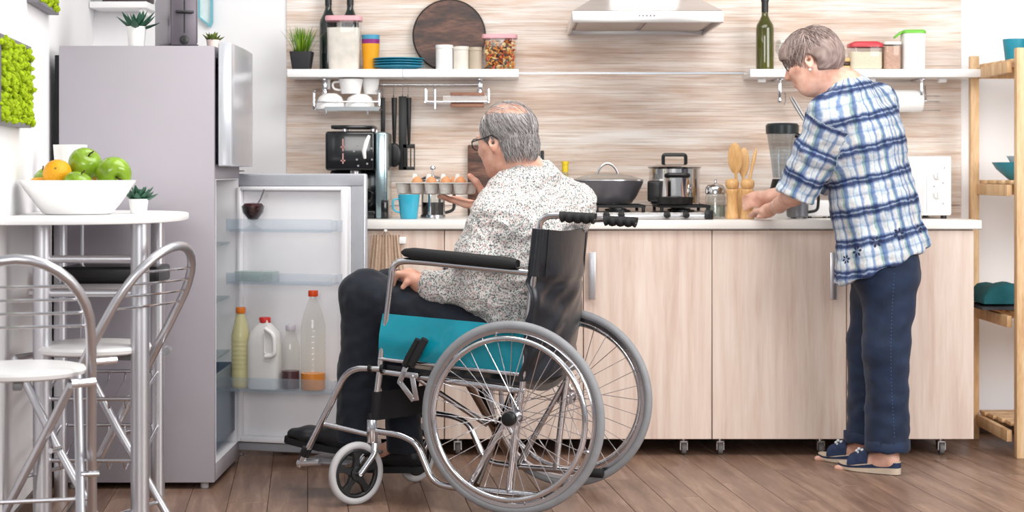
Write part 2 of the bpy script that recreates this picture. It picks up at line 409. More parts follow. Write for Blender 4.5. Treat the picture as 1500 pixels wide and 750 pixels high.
# ------------------------------------------------------------------ cooker hood
hY0, hY1 = 6.72, 7.355
t = thing('cooker_hood', 'stainless steel cooker hood above the hob', 'hood', (.70, 7.1, 1.651))
x0, x1 = X(838, hY0)-.70, X(1060, hY0)-.70; f, b = hY0-7.1, hY1-7.1
z0 = 0; zt = .03
body = MB().box(x0, x1, f, f+.012, z0, zt+.014).box(x0, x0+.012, f+.012, b, z0, zt+.014).box(x1-.012, x1, f+.012, b, z0, zt+.014).box(x0+.012, x1-.012, b-.012, b, z0, zt+.014)
HOODSTEEL = pm('hood_steel', 'DAD7D6', .3, .85, var=.03, vscale=5, stretch=(1, 1, 12))
body.build('rim', HOODSTEEL, t, bevel=.003)
cx0, cx1 = X(893, 7.0)-.70, X(1000, 7.0)-.70
zc = .165
MB().loft([[(x0, f, zt+.0145), (x1, f, zt+.0145), (x1, b, zt+.0145), (x0, b, zt+.0145)], [(cx0, -.02, zc), (cx1, -.02, zc), (cx1, b, zc), (cx0, b, zc)]]).build('canopy', HOODSTEEL, t, bevel=.004)
MB().box(cx0, cx1, -.02, b, zc+.0005, 1.0).build('chimney', HOODSTEEL, t, bevel=.004)
MB().box(x0+.0125, x1-.0125, f+.0125, b-.0125, .022, .026).build('underside_plate', pm('hood_under', 'BDB4B2', .4, .7), t)
mx_ = (x0+x1)/2
for a, c in ((x0+.03, mx_-.012), (mx_+.012, x1-.03)):
    g = MB().box(a, c, f+.1, b-.03, .016, .0215).build('grease_filter', pm('filter_mesh', 'C8BFBC', .45, .7, bump=.4, bscale=260), t, bevel=.002)
MB().ell((mx_, f+.055, .0185), (.075, .03, .008), 20, 8).build('lamp', pm('hood_lamp', 'FFFDF8', .2, emit=1.2), t)
for k in range(5):
    MB().cyl((mx_-.012+k*.014-.02, f-.003, .026), (mx_-.012+k*.014-.02, f+.001, .026), .0035, n=10).build('button', pm('hood_button', '77757A', .4, .6), t)

# ------------------------------------------------------------------ refrigerator
SILVER = pm('silver_grey_fridge_paint', 'A9A4AC', .5, .12, var=.02, vscale=6)
LINER = pm('white_fridge_liner', 'F7F5F8', .3, var=.01)
GASKET = pm('grey_door_gasket', 'A9ABB2', .5, var=.04)
fx0, fx1, fy0, fy1, fz0, fz1 = X(86, 6.07), -1.018, 6.07, 6.63, .022, 1.517
fr = thing('refrigerator', 'silver grey refrigerator with its lower door swung open', 'refrigerator', ((fx0+fx1)/2, (fy0+fy1)/2, 0))
ox, oy = fr.location.x, fr.location.y
a0, a1, b0, b1 = fx0-ox, fx1-ox, fy0-oy, fy1-oy
SPL = 1.092
w = MB().box(a0, a1, b0, b0+.03, fz0, fz1).box(a0, a1, b1-.03, b1, fz0, fz1).box(a0, a0+.05, b0+.03, b1-.03, fz0, fz1)
w.box(a0+.05, a1, b0+.03, b1-.03, fz1-.04, fz1).box(a0+.05, a1, b0+.03, b1-.03, fz0, fz0+.06).box(a0+.05, a1, b0+.03, b1-.03, SPL-.03, SPL+.02)
w.build('cabinet_shell', SILVER, fr, bevel=.004)
MB().box(a0-.022, a0-.001, b0+.03, b1-.03, .05, fz1-.03).build('condenser', BLACK_MATTE, fr, bevel=.003)
ln = MB().box(a0+.051, a0+.055, b0+.031, b1-.031, fz0+.062, SPL-.032).box(a0+.055, a1+.0005, b1-.034, b1-.0305, fz0+.062, SPL-.032).box(a0+.055, a1+.0005, b0+.0305, b0+.034, fz0+.062, SPL-.032)
ln.box(a0+.055, a1+.0005, b0+.034, b1-.034, fz0+.0605, fz0+.064).box(a0+.055, a1+.0005, b0+.034, b1-.034, SPL-.034, SPL-.0305)
ln.build('inner_liner', LINER, fr)
for z in (.42, .62, .82):
    MB().box(a0+.06, a1-.03, b0+.036, b1-.036, z, z+.006).build('glass_shelf', clear('fridge_glass', (.9, .95, .96), .1), fr)
cr = MB().box(a0+.06, a1-.012, b0+.036, b0+.04, .13, .38).box(a0+.06, a1-.012, b1-.04, b1-.036, .13, .38).box(a1-.016, a1-.012, b0+.04, b1-.04, .13, .38).box(a0+.06, a1-.012, b0+.04, b1-.04, .126, .13)
cr.build('crisper_drawer', clear('crisper', (.72, .78, .84), .1, body=.35, bodycol='8E9BAA'), fr)
for x in (a0+.04, a1-.04):
    for y in (b0+.04, b1-.04):
        MB().cyl((x, y, 0), (x, y, fz0+.002), .014).build('foot', pm('fridge_foot', 'B8B4B6', .5), fr)
# freezer door, a finger open
piv = Vector((a1+.004, b1, 0))
M = Matrix.Translation(piv) @ rotz(R(.9))
hw = fy1-fy0
dep = .052
poly = [(0, 0), (0, -hw)]+[(dep-.012*(1-cos((k/8-.5)*2.2)) - (0), -hw+hw*k/8) for k in range(9)]
MB().prism(poly, fz1+.012-SPL-.012, Matrix.Translation(Vector((0, 0, SPL+.012)))).xf(M).build('freezer_door', pm('glossy_silver_door', 'CDD0D8', .2, .35, var=.02), fr, bevel=.006, seg=3)
# lower door: hinge at the far edge, opened towards the room
dd = Vector((.962, -.272, 0)).normalized()
da = math.atan2(dd.y, dd.x)
DH = Vector((-1.036, 6.632, 0))
DW = .522
dM = Matrix.Translation(DH-Vector((ox, oy, 0))) @ rotz(da)     # local: x along door, -y towards camera (inside)
dz0, dz1 = .045, 1.079
shell = MB().box(0, DW, 0, .022, dz0, dz1).xf(dM).build('open_door', pm('door_skin_silver', 'C9CCD3', .3, .4), fr, bevel=.008, seg=3)
def dpart(name, mb, mat, **k): return mb.xf(dM).build(name, mat, shell, **k)
g = MB()
for (p, q, r_, s_) in ((.004, DW-.008, dz0+.004, dz0+.034), (.004, DW-.008, dz1-.045, dz1-.004), (.004, .022, dz0+.034, dz1-.045), (DW-.055, DW-.008, dz0+.034, dz1-.045)):
    g.box(p, q, -.012, -.0005, r_, s_)
dpart('gasket', g, GASKET, bevel=.004)
l = MB().box(.0225, DW-.0555, -.008, -.0005, dz0+.0345, dz1-.0455)
for (p, q, r_, s_) in ((.026, .04, dz0+.04, dz1-.05), (DW-.085, DW-.06, dz0+.04, dz1-.05), (.04, DW-.085, dz1-.062, dz1-.05), (.04, DW-.085, dz0+.04, dz0+.06)):
    l.box(p, q, -.04, -.0085, r_, s_)
dpart('door_liner', l, LINER, bevel=.004)
SHELFP = clear('shelf_plastic', (.94, .965, .985), .1, body=.09, bodycol='DCE8F2')
dsh = []
for zz, rail in ((.87, .045), (.678, .04), (.287, .05)):
    m = MB().box(.0405, DW-.0855, -.143, -.041, zz, zz+.005).box(.032, DW-.075, -.147, -.144, zz-.004, zz+rail).box(.032, .035, -.144, -.0405, zz, zz+rail*.9).box(DW-.079, DW-.076, -.144, -.0405, zz, zz+rail*.9)
    dpart('door_shelf', m, SHELFP, bevel=.0012); dsh.append(zz+.005)
for zz in (.0, 1.082):
    MB().cyl((-.004, .012, zz+.01 if zz == 0 else zz-.004), (-.004, .012, zz+.03 if zz == 0 else zz+.014), .01).box(-.03, .03, .0, .02, zz+.026 if zz == 0 else zz+.004, zz+.034 if zz == 0 else zz+.010).xf(dM).build('hinge', STEEL, fr, bevel=.002)
FO = Vector((ox, oy, 0))
def ondoor(x, shelf_i, y=-.092):
    p = dM @ Vector((x, y, 0)); return Vector((p.x+FO.x, p.y+FO.y, dsh[shelf_i]+.001))

# ------------------------------------------------------------------ wooden rack at the right
RK = thing('wooden_rack', 'open pine shelving rack at the right edge of the room', 'rack', (2.35, 7.0, 0))
rx0, ry0, ry1 = 1.872-2.35, 6.735-7.0, 7.22-7.0
tilt = (1.93-1.872)
rX = lambda y: 1.862-2.35+(ry1-y)/(ry1-ry0)*.048
for (y, top) in ((ry0, 1.556), (ry1, 1.556)):
    MB().box(rX(y), rX(y)+.034, y-.02, y+.02, 0, top).build('post', PINE, RK, bevel=.003)
    MB().box(.78, .814, y-.02, y+.02, 0, 1.556).build('post', PINE, RK, bevel=.003)
for z in (.07, .505, 1.005, 1.475):
    for y in (ry0+.032, ry1-.032):
        MB().box(rX(y)+.0345, .779, y-.01, y+.01, z-.012, z+.032).build('rail', PINE, RK, bevel=.002)
    for k in range(5):
        y = ry0+.02+.058+k*.092
        MB().box(rX(y)+.036, .778, y-.04, y+.04, z+.0325, z+.048).build('slat', PINE, RK, bevel=.002)
    MB().box(rX(0)-.0, rX(0)+.02, ry0+.021, ry1-.021, z-.012, z+.032).xf(Matrix.Shear('XY', 4, (0, 0)) if False else Matrix.Identity(4)).build('side_rail', PINE, RK, bevel=.002)

# ------------------------------------------------------------------ narrow white wall shelf above the fridge
t = thing('small_wall_shelf', 'short white wall shelf above the potted plant on the fridge', 'shelf', (X(177, 7.27), 7.27, Z(12, 7.2)))
MB().box(-.108, .125, -.09, .098, 0, .026).build('board', WHITE, t, bevel=.003)
MB().box(.085, .105, -.05, .098, -.022, 0).build('bracket', WHITE, t, bevel=.002)
b = MB().box(-.08, .11, -.06, .05, 0, .09); tag(b.build('storage_box', pm('dark_box', '3C3133', .6, var=.1), bevel=.004, loc=(X(183, 7.27), 7.27, Z(12, 7.2)+.027)), 'dark box on the short white wall shelf', 'box')
# ------------------------------------------------------------------ bar table at the left
legs = [(-1.507, 5.93), (-1.183, 5.93), (-1.376, 5.2), (-1.09, 5.2)]
TBZ = .957
tb = thing('bar_table', 'narrow white bar table on thick satin metal legs', 'table', (-1.29, 5.55, 0)); ox, oy = -1.29, 5.55
for i, (x, y) in enumerate(legs):
    r = .027 if i > 1 else .023
    MB().cyl((x-ox, y-oy, 0), (x-ox, y-oy, TBZ-.022), r, n=28).build('leg', ALU, tb)
# table top: rounded outline
cx, cy = -1.40, 5.52
out = []
for k in range(64):
    a = 2*pi*k/64; ca, sa = cos(a), sin(a)
    n_ = 2.6
    x = .385*math.copysign(abs(ca)**(2/n_), ca); y = .53*math.copysign(abs(sa)**(2/n_), sa)
    q = rotz(math.atan2(.115, 1)) @ Vector((x, y, 0)); xx, yy = cx+q.x, cy+q.y
    xx = max(xx, WX(yy)+.004)
    out.append((xx-ox, yy-oy))
MB().prism(out, .02, Matrix.Translation(Vector((0, 0, TBZ-.0215)))).build('table_top', WHITE, tb, bevel=.004)
def bar(a, b, z, r=.008, name='crossbar', m=None):
    p = legs[a]; q = legs[b]; v = Vector((q[0]-p[0], q[1]-p[1], 0)); u = v.normalized()*.024
    MB().cyl((p[0]-ox+u.x, p[1]-oy+u.y, z), (q[0]-ox-u.x, q[1]-oy-u.y, z), r, n=12).build(name, m or ALU, tb)
for z in (.83, .73): bar(2, 3, z, .011)
for z in (.80, .735): bar(0, 1, z, .008)
for z in (.42, .24):
    for a, b in ((0, 1), (2, 3), (0, 2), (1, 3)): bar(a, b, z, .006, 'wire_rail', CHROME)
    # wire basket shelf
    for k in range(5):
        t_ = (k+1)/6
        p = Vector((legs[0][0]*(1-t_)+legs[1][0]*t_-ox, 5.93-oy, z)); q = Vector((legs[2][0]*(1-t_)+legs[3][0]*t_-ox, 5.2-oy, z))
        MB().tube(fillet([p, p+Vector((0, -.02, -.03)), q+Vector((0, .02, -.03)), q], .01), .003, 6).build('shelf_wire', CHROME, tb)
MB().cyl((-1.385-ox, 5.72-oy, .44), (-1.385-ox, 5.72-oy, TBZ-.022), .006).build('thin_rod', CHROME, tb)
# shelf board carrying a dark box
MB().box(-.14, .135, -.30, .36, .722, .734).build('lower_shelf', pm('pale_grey_shelf', 'B9B4B6', .4), tb, bevel=.002)
bx = MB().box(-.15, .16, -.09, .11, 0, .052)
o = tag(bx.build('black_tray', BLACK, bevel=.01, seg=3, loc=(-1.27, 5.66, .7355)), 'black tray on the lower shelf of the bar table', 'tray')

# fruit bowl
bo = thing('fruit_bowl', 'large white ceramic bowl full of apples and oranges', 'bowl', (X(114, 5.42), 5.42, TBZ-.0005)); BL = bo.location
MB().lathe([(0, .0), (.095, .0), (.105, .004), (.13, .035), (.155, .07), (.174, .1), (.174, .104), (.169, .104), (.15, .073), (.122, .038), (.09, .012), (0, .010)], n=48, cap=False).build('body', WHITE_GLOSS, bo)
def fruit(kind, dx, dy, dz, r, label, rot=(0, 0, 0)):
    t = thing(kind, label, kind.replace('green_', ''), (BL.x+dx, BL.y+dy, BL.z+dz), 0, 'fruit in the white bowl'); t.rotation_euler = rot
    if kind == 'green_apple':
        pr = [(0, -.72), (.18, -.86), (.42, -.86), (.72, -.62), (.95, -.15), (1.0, .2), (.92, .55), (.7, .82), (.42, .93), (.18, .84), (0, .62)]
        MB().lathe([(max(p, 0)*r, q*r) for p, q in pr], n=24).build('flesh', pm('green_apple_skin', '84A62A', .22, var=.28, vscale=22, coat=.3), t, ang=180)
        MB().tube([(0, 0, r*.6), (r*.05, 0, r*.95), (r*.2, 0, r*1.2)], r*.05, 6).build('stem', pm('apple_stem', '4A3A22', .7), t)
    else:
        pr = [(0, -.97), (.3, -.95), (.7, -.71), (.98, -.1), (1, .1), (.72, .7), (.35, .93), (.1, .99), (0, .95)]
        col = 'F3AC18' if kind == 'orange' else 'F4C01E'
        MB().lathe([(p*r, q*r) for p, q in pr], n=24).build('peel', pm(kind+'_peel', col, .4, var=.08, bump=.35, bscale=220), t, ang=180)
        MB().cyl((0, 0, r*.93), (0, 0, r*1.0), r*.09, n=8).build('navel', pm('navel', '8A7A30', .7), t)
fruit('green_apple', .015, .02, .148, .052, 'green apple on top of the heap with its stem to the right', (.5, .5, 0))
fruit('green_apple', .112, -.02, .125, .054, 'biggest green apple at the right side of the bowl', (1.9, 0, .5))
fruit('orange', -.05, -.05, .125, .043, 'bright orange lying in front left of the heap', (1.2, .3, 0))
fruit('green_apple', -.105, .06, .098, .045, 'green apple at the left rim of the bowl', (.4, -.4, 0))
fruit('orange', -.115, -.02, .080, .034, 'orange low at the left of the bowl, barely above the rim', (.4, 1, 0))
fruit('green_apple', .02, -.09, .085, .045, 'green apple low in front, just above the bowl rim', (.1, .3, 0))
fruit('orange', .058, .085, .095, .038, 'orange behind the biggest apple, mostly hidden', (1.2, .3, 0))

# white cup behind the bowl, small pot plant beside it
t = thing('white_cup', 'white cup standing behind the fruit bowl', 'cup', (X(103, 5.72), 5.72, TBZ-.001))
MB().lathe([(0, 0), (.035, 0), (.038, .003), (.054, .217), (.05, .217), (.034, .008), (0, .008)], n=32, cap=False).build('body', WHITE_GLOSS, t)
def pot(x, y, z, r, h, mat, label, kind='succulent', n=16, ll=.05, seed=1, leafmat=None, name='potted_succulent'):
    t = thing(name, label, 'plant', (x, y, z)); rg = random.Random(seed)
    MB().lathe([(0, 0), (r*.78, 0), (r*.8, .002), (r, h), (r*.9, h), (r*.86, h*.85), (0, h*.85)], n=28, cap=False).build('pot', mat, t)
    MB().cyl((0, 0, h*.6), (0, 0, h*.88), r*.86, n=20).build('soil', pm('soil', '3A2C22', .9, bump=.5), t)
    for k in range(n):
        a = 2.399*k; q = k/n
        el = .25+.95*q+rg.uniform(-.1, .1); L = ll*(1-.35*q)*rg.uniform(.85, 1.15)
        d = Vector((cos(a)*cos(el), sin(a)*cos(el), sin(el))); s_ = Vector((-sin(a), cos(a), 0)); up = d.cross(s_)*-1
        w = L*(.17 if kind == 'spiky' else .26); b = Vector((0, 0, h*.85))+Vector((cos(a), sin(a), 0))*r*.12*(1-q)
        rings = []
        prof = [(0, .6), (.25, 1), (.55, .85), (.8, .5), (1, .05)]
        for tt, ww in prof:
            c = b+d*L*tt+Vector((0, 0, 1))*(L*.12*tt*tt*(1 if kind == 'spiky' else 1.6))
            rings.append([c+s_*w*ww, c+up*w*ww*.45, c-s_*w*ww, c-up*w*ww*.45])
        MB().loft(rings).build('leaf', leafmat, t, ang=80)
    return t
DKLEAF = pm('dark_green_leaf', '2F5A45', .45, var=.25, vscale=60)
OLIVELEAF = pm('olive_green_leaf', '5E6F2C', .5, var=.3, vscale=60)
pot(X(203, 5.56), 5.56, TBZ-.001, .031, .045, WHITE_GLOSS, 'small succulent in a white pot beside the fruit bowl', ll=.058, seed=3, leafmat=DKLEAF, n=20)
pot(X(200, 6.2), 6.2, 1.518, .034, .075, WHITE_GLOSS, 'spiky plant in a white pot on the fridge beside the toaster', 'spiky', 18, .09, 4, DKLEAF)
pot(X(312, 6.3), 6.3, 1.518, .024, .036, pm('pale_pink_pot', 'E4D2CC', .6), 'tiny olive succulent at the front edge of the fridge top', ll=.042, seed=9, leafmat=OLIVELEAF, n=18)

# ------------------------------------------------------------------ folding bar chairs with a hoop back
def barchair(loc, rz, label):
    """local: faces +x, seat centre over the origin"""
    t = thing('folding_bar_chair', label, 'chair', loc, rz, 'folding bar chairs by the table')
    sz = .565
    # hoop: rear uprights rise from the front feet, lean back, and close in an arch
    def hoop(w, z): 
        x = .23-.52*(z/.86); return Vector((x, w, z))
    pts = [hoop(-.19, 0), hoop(-.185, .35), hoop(-.183, .62)]
    for k in range(17):
        a = pi*k/16; z = .68+.19*sin(a); pts.append(hoop(-.18*cos(a), z))
    pts += [hoop(.183, .62), hoop(.185, .35), hoop(.19, 0)]
    MB().tube(pts, .0135, 14).build('hoop_frame', ALU, t)
    for s_ in (-1, 1):
        MB().tube([(.17, .15*s_, sz-.025), (.02, .155*s_, .30), (-.19, .16*s_, 0)], .0125, 12).build('leg', ALU, t)
        MB().cyl((.0, .16*s_, .285), (.0, .205*s_, .285), .008).build('rivet', CHROME, t)
        MB().cyl((-.17, .13*s_, sz-.02), (-.14, .19*s_, sz-.02), .012).build('bracket', CHROME, t)
    MB().tube([(.17, -.15, sz-.025), (.17, .15, sz-.025)], .009, 10).build('front_bar', ALU, t)
    MB().tube([(-.125, -.16, .085), (-.125, .16, .085)], .006, 8).build('rung', ALU, t)
    MB().tube([hoop(-.18, .2), hoop(.18, .2)], .006, 8).build('rung', ALU, t)
    MB().lathe([(0, -.016), (.15, -.016), (.168, -.01), (.172, 0), (.168, .008), (.15, .012), (0, .013)], (0, 0, sz), n=40, cap=False).build('seat', WHITE, t)
    MB().box(-.16, .16, -.012, .012, sz-.035, sz-.0165).build('seat_bracket', pm('grey_plastic', '6D6A6C', .5), t, bevel=.003)
    for k, z in enumerate((.80, .765, .73, .695)):
        hw = .18*math.sqrt(max(0, 1-((z-.68)/.19)**2)) if z > .68 else .18
        p = hoop(-hw, z); q = hoop(hw, z); m = (p+q)/2+Vector((-.045, 0, 0))
        MB().tube([p*(1-t_)**2+m*2*t_*(1-t_)+q*t_*t_ for t_ in [i/12 for i in range(13)]], .0035, 8).build('back_wire', CHROME, t)
    return t
barchair((X(136, 5.28), 5.28, 0), pi-R(22), 'folding bar chair on the right of the table, back to the fridge side')
barchair((X(28, 4.66), 4.66, 0), pi/2+R(14), 'nearest folding bar chair, cut off by the left edge')
# ------------------------------------------------------------------ wheelchair (local x forward, local y to the sitter's left = towards the camera)
WC = (.094, 5.8735); WA = R(160)
wc = thing('wheelchair', 'chrome wheelchair with teal side panels and black seat', 'wheelchair', (WC[0], WC[1], 0), WA)
def W(u, s, z):      # chair space (s > 0 away from the camera) to world
    c, s_ = cos(R(20)), sin(R(20))
    return Vector((WC[0]-u*c+s*s_, WC[1]+u*s_+s*c, z))
VINYL = pm('black_vinyl', '202228', .3, var=.12, vscale=14, bump=.12, bscale=18)
TEALV = pm('teal_vinyl', '0F8FA3', .22, var=.12, vscale=9, coat=.3)
FABRIC = pm('black_strap_fabric', '17171A', .8, bump=.2, bscale=200)
SPOKE = pm('spoke_wire', 'E3E2E6', .2, 1)
TR = .0112
YF = .235
spoke_mb = {}
for e in (1, -1):
    y = YF*e; gz = 0 if e > 0 else -.024
    # side frame
    MB().tube(fillet([(.505, y, .245), (.484, y, .37), (.471, y, .475), (.449, y, .62), (.428, y, .795), (.34, y, .795), (-.043, y, .765)], .05, 8), TR, 12).build('arm_tube', CHROME, wc)
    MB().tube(fillet([(.026, y, .062), (-.002, y, .292), (-.027, y, .449), (-.043, y, .634), (-.08, y, .945+gz), (-.16, y, .95+gz), (-.262, y, .944+gz)], .055, 8), TR, 12).build('back_post', CHROME, wc)
    gp = [(-.15, y, .949+gz), (-.262, y, .944+gz)]
    g = MB()
    g.tube([Vector(gp[0])*(1-k/24)+Vector(gp[1])*(k/24)+Vector((0, 0, -.0035-.002*cos(k*pi/3))) for k in range(25)], [.0165+.0022*cos(k*pi/3) for k in range(25)], 14)
    g.build('push_grip', BLACK_MATTE, wc)
    MB().tube([(.471, y, .432), (-.03, y, .388)], TR, 12).build('seat_rail', CHROME, wc)
    MB().tube([(.476, y*1.02, .474), (-.027, y*1.02, .44)], .007, 10).build('panel_rail', CHROME, wc)
    MB().tube(fillet([(.505, y, .238), (.40, y, .228), (.345, y, .205), (.285, y, .075), (.19, y, .066), (-.10, y, .059)], .045, 7), TR, 12).build('bottom_tube', CHROME, wc)
    MB().cyl((-.085, y, .0595), (-.145, y, .058), .016, .0165, 16).build('rubber_tip', BLACK_MATTE, wc, bevel=.003)
    MB().tube([(-.012, y, .372), (.165, y, .068)], .0095, 12).build('side_strut', CHROME, wc)
    # footrest hanger
    MB().tube(fillet([(.47, y*1.03, .441), (.585, y*1.03, .44), (.765, y*1.03, .105)], .055, 8), TR, 12).build('footrest_hanger', CHROME, wc)
    MB().tube([(.68, y*1.0, .25), (.505, y*1.0, .222)], .0095, 12).build('hanger_brace', CHROME, wc)
    MB().cyl((.735, y*1.03, .168), (.748, y*1.03, .142), .017, n=16).build('hanger_clamp', BLACK, wc)
    MB().box(.60, .775, y*1.03-e*.19 if e > 0 else y*1.03+.02, y*1.03-e*.02 if e > 0 else y*1.03+.19, .112, .122).build('footplate', pm('grey_footplate', '8C8A8E', .45, .4), wc, bevel=.004)
    MB().cyl((.69, y*1.03, .122), (.77, y*1.03, .115), .012).build('footplate_hinge', ALU, wc)
    for u, z in ((.505, .441), (.462, .441)):
        MB().cyl((u-.006, y*1.03, z), (u+.006, y*1.03, z), .0155, n=16).build('tube_collar', BLACK, wc)
    # castor
    ca = R(57 if e > 0 else 75)
    sx, sy = .503, y
    hx, hy = sx+.062*cos(ca), sy+.062*sin(ca); cr_ = .103
    MB().cyl((sx, sy, .198), (sx, sy, .275), .0185, n=18).build('castor_housing', CHROME, wc, bevel=.003)
    MB().cyl((sx, sy, .275), (sx, sy, .297), .017, .012, n=18).build('housing_cap', BLACK, wc, bevel=.003)
    ax = Vector((-sin(ca), cos(ca), 0)); hub = Vector((hx, hy, cr_))
    cw = MB().ring(hub, ax, cr_-.0125, .0125, 40, 10).build('castor_wheel', pm('pale_grey_tyre', 'B4B2B4', .5, var=.05), wc)
    dsc = MB().ring(hub, ax, cr_-.028, .009, 36, 8).cyl(hub-ax*.014, hub+ax*.014, .024, n=20)
    fa, fb = frame_from(ax)
    for k in range(5):
        a = 2*pi*k/5+.3; d = fa*cos(a)+fb*sin(a); q = ax.cross(d)
        rings = []
        for rr, ww in ((.018, .014), (.045, .009), (cr_-.024, .017)):
            c = hub+d*rr; rings.append([c+q*ww+ax*.008, c+q*ww-ax*.008, c-q*ww-ax*.008, c-q*ww+ax*.008])
        dsc.loft(rings)
    dsc.build('castor_hub', BLACK, cw, bevel=.001, seg=1)
    for sd in (-1, 1):
        p0 = Vector((sx, sy, .196))+ax*.016*sd
        MB().tube(fillet([p0+Vector((0, 0, 0)), p0+ax*.006*sd+Vector((.004*cos(ca), .004*sin(ca), -.03)), hub+ax*.023*sd], .02, 5), [.012]*3+[.0105]*5 if False else .0105, 10).build('castor_fork', CHROME, wc)
    MB().cyl(hub-ax*.03, hub+ax*.03, .007, n=12).build('castor_axle', CHROME, wc)
    # rear wheel
    yw = .275*e; A = Vector((0, 1, 0)); cz = .3075; c = Vector((0, yw, cz))
    whl = MB().ring(c, A, .293, .0145, 80, 12).build('rear_wheel', GREY_TYRE, wc)
    prof = [(.270, -.011), (.282, -.012), (.284, 0), (.282, .012), (.270, .011), (.266, 0), (.270, -.011)]
    MB().lathe(prof, c, 80, False, Matrix.Rotation(-pi/2, 4, 'X')).build('rim', CHROME, whl)
    MB().ring(c+Vector((0, e*.036, 0)), A, .254, .0092, 80, 10).build('push_rim', CHROME, whl)
    for k in range(6):
        a = 2*pi*k/6+.35; d = Vector((cos(a), 0, sin(a)))
        MB().cyl(c+d*.256+Vector((0, e*.034, 0)), c+d*.272+Vector((0, e*.01, 0)), .004, n=8).build('push_rim_clip', CHROME, whl)
    MB().cyl(c-A*.03, c+A*.03, .017, n=20).cyl(c-A*.026, c-A*.023, .028, n=24).cyl(c+A*.023, c+A*.026, .028, n=24).build('hub', CHROME, whl)
    MB().cyl(c+A*e*.029, c+A*e*.043, .0235, .021, 24).build('hub_cap', BLACK, whl, bevel=.003)
    MB().cyl(c-A*e*.03, Vector((0, y, cz)), .009).build('axle', CHROME, whl)
    if 's' not in spoke_mb:
        spoke_mb['s'] = True
    for k in range(32):
        a = 2*pi*k/32; sd = 1 if k % 2 else -1; off = R(52)*(1 if (k//2) % 2 else -1)
        d = Vector((cos(a), 0, sin(a))); h = Vector((cos(a+off), 0, sin(a+off)))
        MB().cyl(c+h*.026+A*.0245*sd, c+d*.268+A*.003*sd, .0014, n=5).build('spoke', SPOKE, whl)
    # side panel with soft bulges
    rings = []
    nx, nz = 26, 9
    P0, P1, P2, P3 = Vector((.464, 0, .622)), Vector((-.03, 0, .594)), Vector((.478, 0, .474)), Vector((-.02, 0, .44))
    vs_, fs_ = [], []
    for sgn in (0, 1):
        for i in range(nx+1):
            for j in range(nz+1):
                tu, tv = i/nx, j/nz
                p = (P0*(1-tu)+P1*tu)*(1-tv)+(P2*(1-tu)+P3*tu)*tv
                n_ = .008*sin(pi*tv)*(1+.8*sin(11*tu+2.5*tv))+.008*mnoise.noise(Vector((tu*6, tv*2.2, e)))
                vs_.append((p.x, y*.985+e*(.006+n_) - e*.003*sgn, p.z))
    Nn = (nx+1)*(nz+1)
    for i in range(nx):
        for j in range(nz):
            q = i*(nz+1)+j; fs_.append((q, q+nz+1, q+nz+2, q+1)); q += Nn; fs_.append((q, q+1, q+nz+2, q+nz+1))
    MB().add(vs_, fs_).build('side_panel', TEALV, wc, ang=180)
    # arm pad
    rings = []
    for tu, hh, ww in ((0, .004, .012), (.03, .013, .022), (.1, .018, .026), (.5, .019, .027), (.93, .018, .026), (1, .012, .022)):
        c_ = Vector((.395*(1-tu)+(-.005)*tu, y, .824*(1-tu)+.793*tu)); ring = []
        for k in range(16):
            a = 2*pi*k/16; ca_, sa_ = cos(a), sin(a)
            ring.append(c_+Vector((0, ww*math.copysign(abs(ca_)**.6, ca_), hh*math.copysign(abs(sa_)**.6, sa_))))
        rings.append(ring)
    MB().loft(rings).build('arm_pad', BLACK_MATTE, wc)
    # brake
    for k, (du, dz) in enumerate(((0, 0), (-.028, .004))):
        MB().tube([(.375+du, y*1.12+e*.012*k, .455+dz), (.36+du, y*1.12+e*.012*k, .482+dz), (.325+du, y*1.12+e*.012*k, .543+dz)], [.011, .0135, .0125], 12).build('brake_grip', BLACK_MATTE, wc)
    for (p, q) in (((.372, .455), (.395, .40)), ((.395, .405), (.345, .345)), ((.35, .425), (.335, .345)), ((.385, .43), (.33, .425))):
        v = Vector((q[0]-p[0], 0, q[1]-p[1])); n_ = Vector((-v.z, 0, v.x)).normalized()*.009; yy = y*1.1
        MB().add([Vector((p[0], yy+d_, p[1]))+n_*s_ for d_ in (-.002, .002) for s_ in (-1, 1)]+[Vector((q[0], yy+d_, q[1]))+n_*s_ for d_ in (-.002, .002) for s_ in (-1, 1)],
                 [(0, 1, 3, 2), (4, 6, 7, 5), (0, 4, 5, 1), (2, 3, 7, 6), (0, 2, 6, 4), (1, 5, 7, 3)]).build('brake_link', STEEL, wc, bevel=.001)
    for u_, z_ in ((.374, .452), (.395, .402), (.347, .348), (.35, .423)):
        MB().cyl((u_, y*1.1-.008, z_), (u_, y*1.1+.008, z_), .005, n=10).build('brake_bolt', CHROME, wc)
# folding cross under the seat
for u, d in ((.17, 1), (.145, -1)):
    MB().tube([(u, .215*d, .40), (u, -.215*d, .075)], .0125, 12).build('cross_brace', pm('bronze_chrome', '9A8B82', .2, 1), wc)
    MB().tube([(u+.19, .215*d, .418), (u+.02, 0, .24)], .009, 10).build('cross_strut', CHROME, wc)
# seat sling and cushion
sv = []
rings = []
for i in range(15):
    tu = i/14; u = .452*(1-tu)-.03*tu; z = .437*(1-tu)+.396*tu
    ring = []
    for j in range(13):
        tv = j/12; yy = -.232+.464*tv; ring.append((u, yy, z+.018-.028*sin(pi*tv)))
    for j in range(12, -1, -1):
        tv = j/12; yy = -.232+.464*tv; ring.append((u, yy, z+.006-.036*sin(pi*tv)))
    rings.append(ring)
MB().loft(rings).build('seat_sling', VINYL, wc)
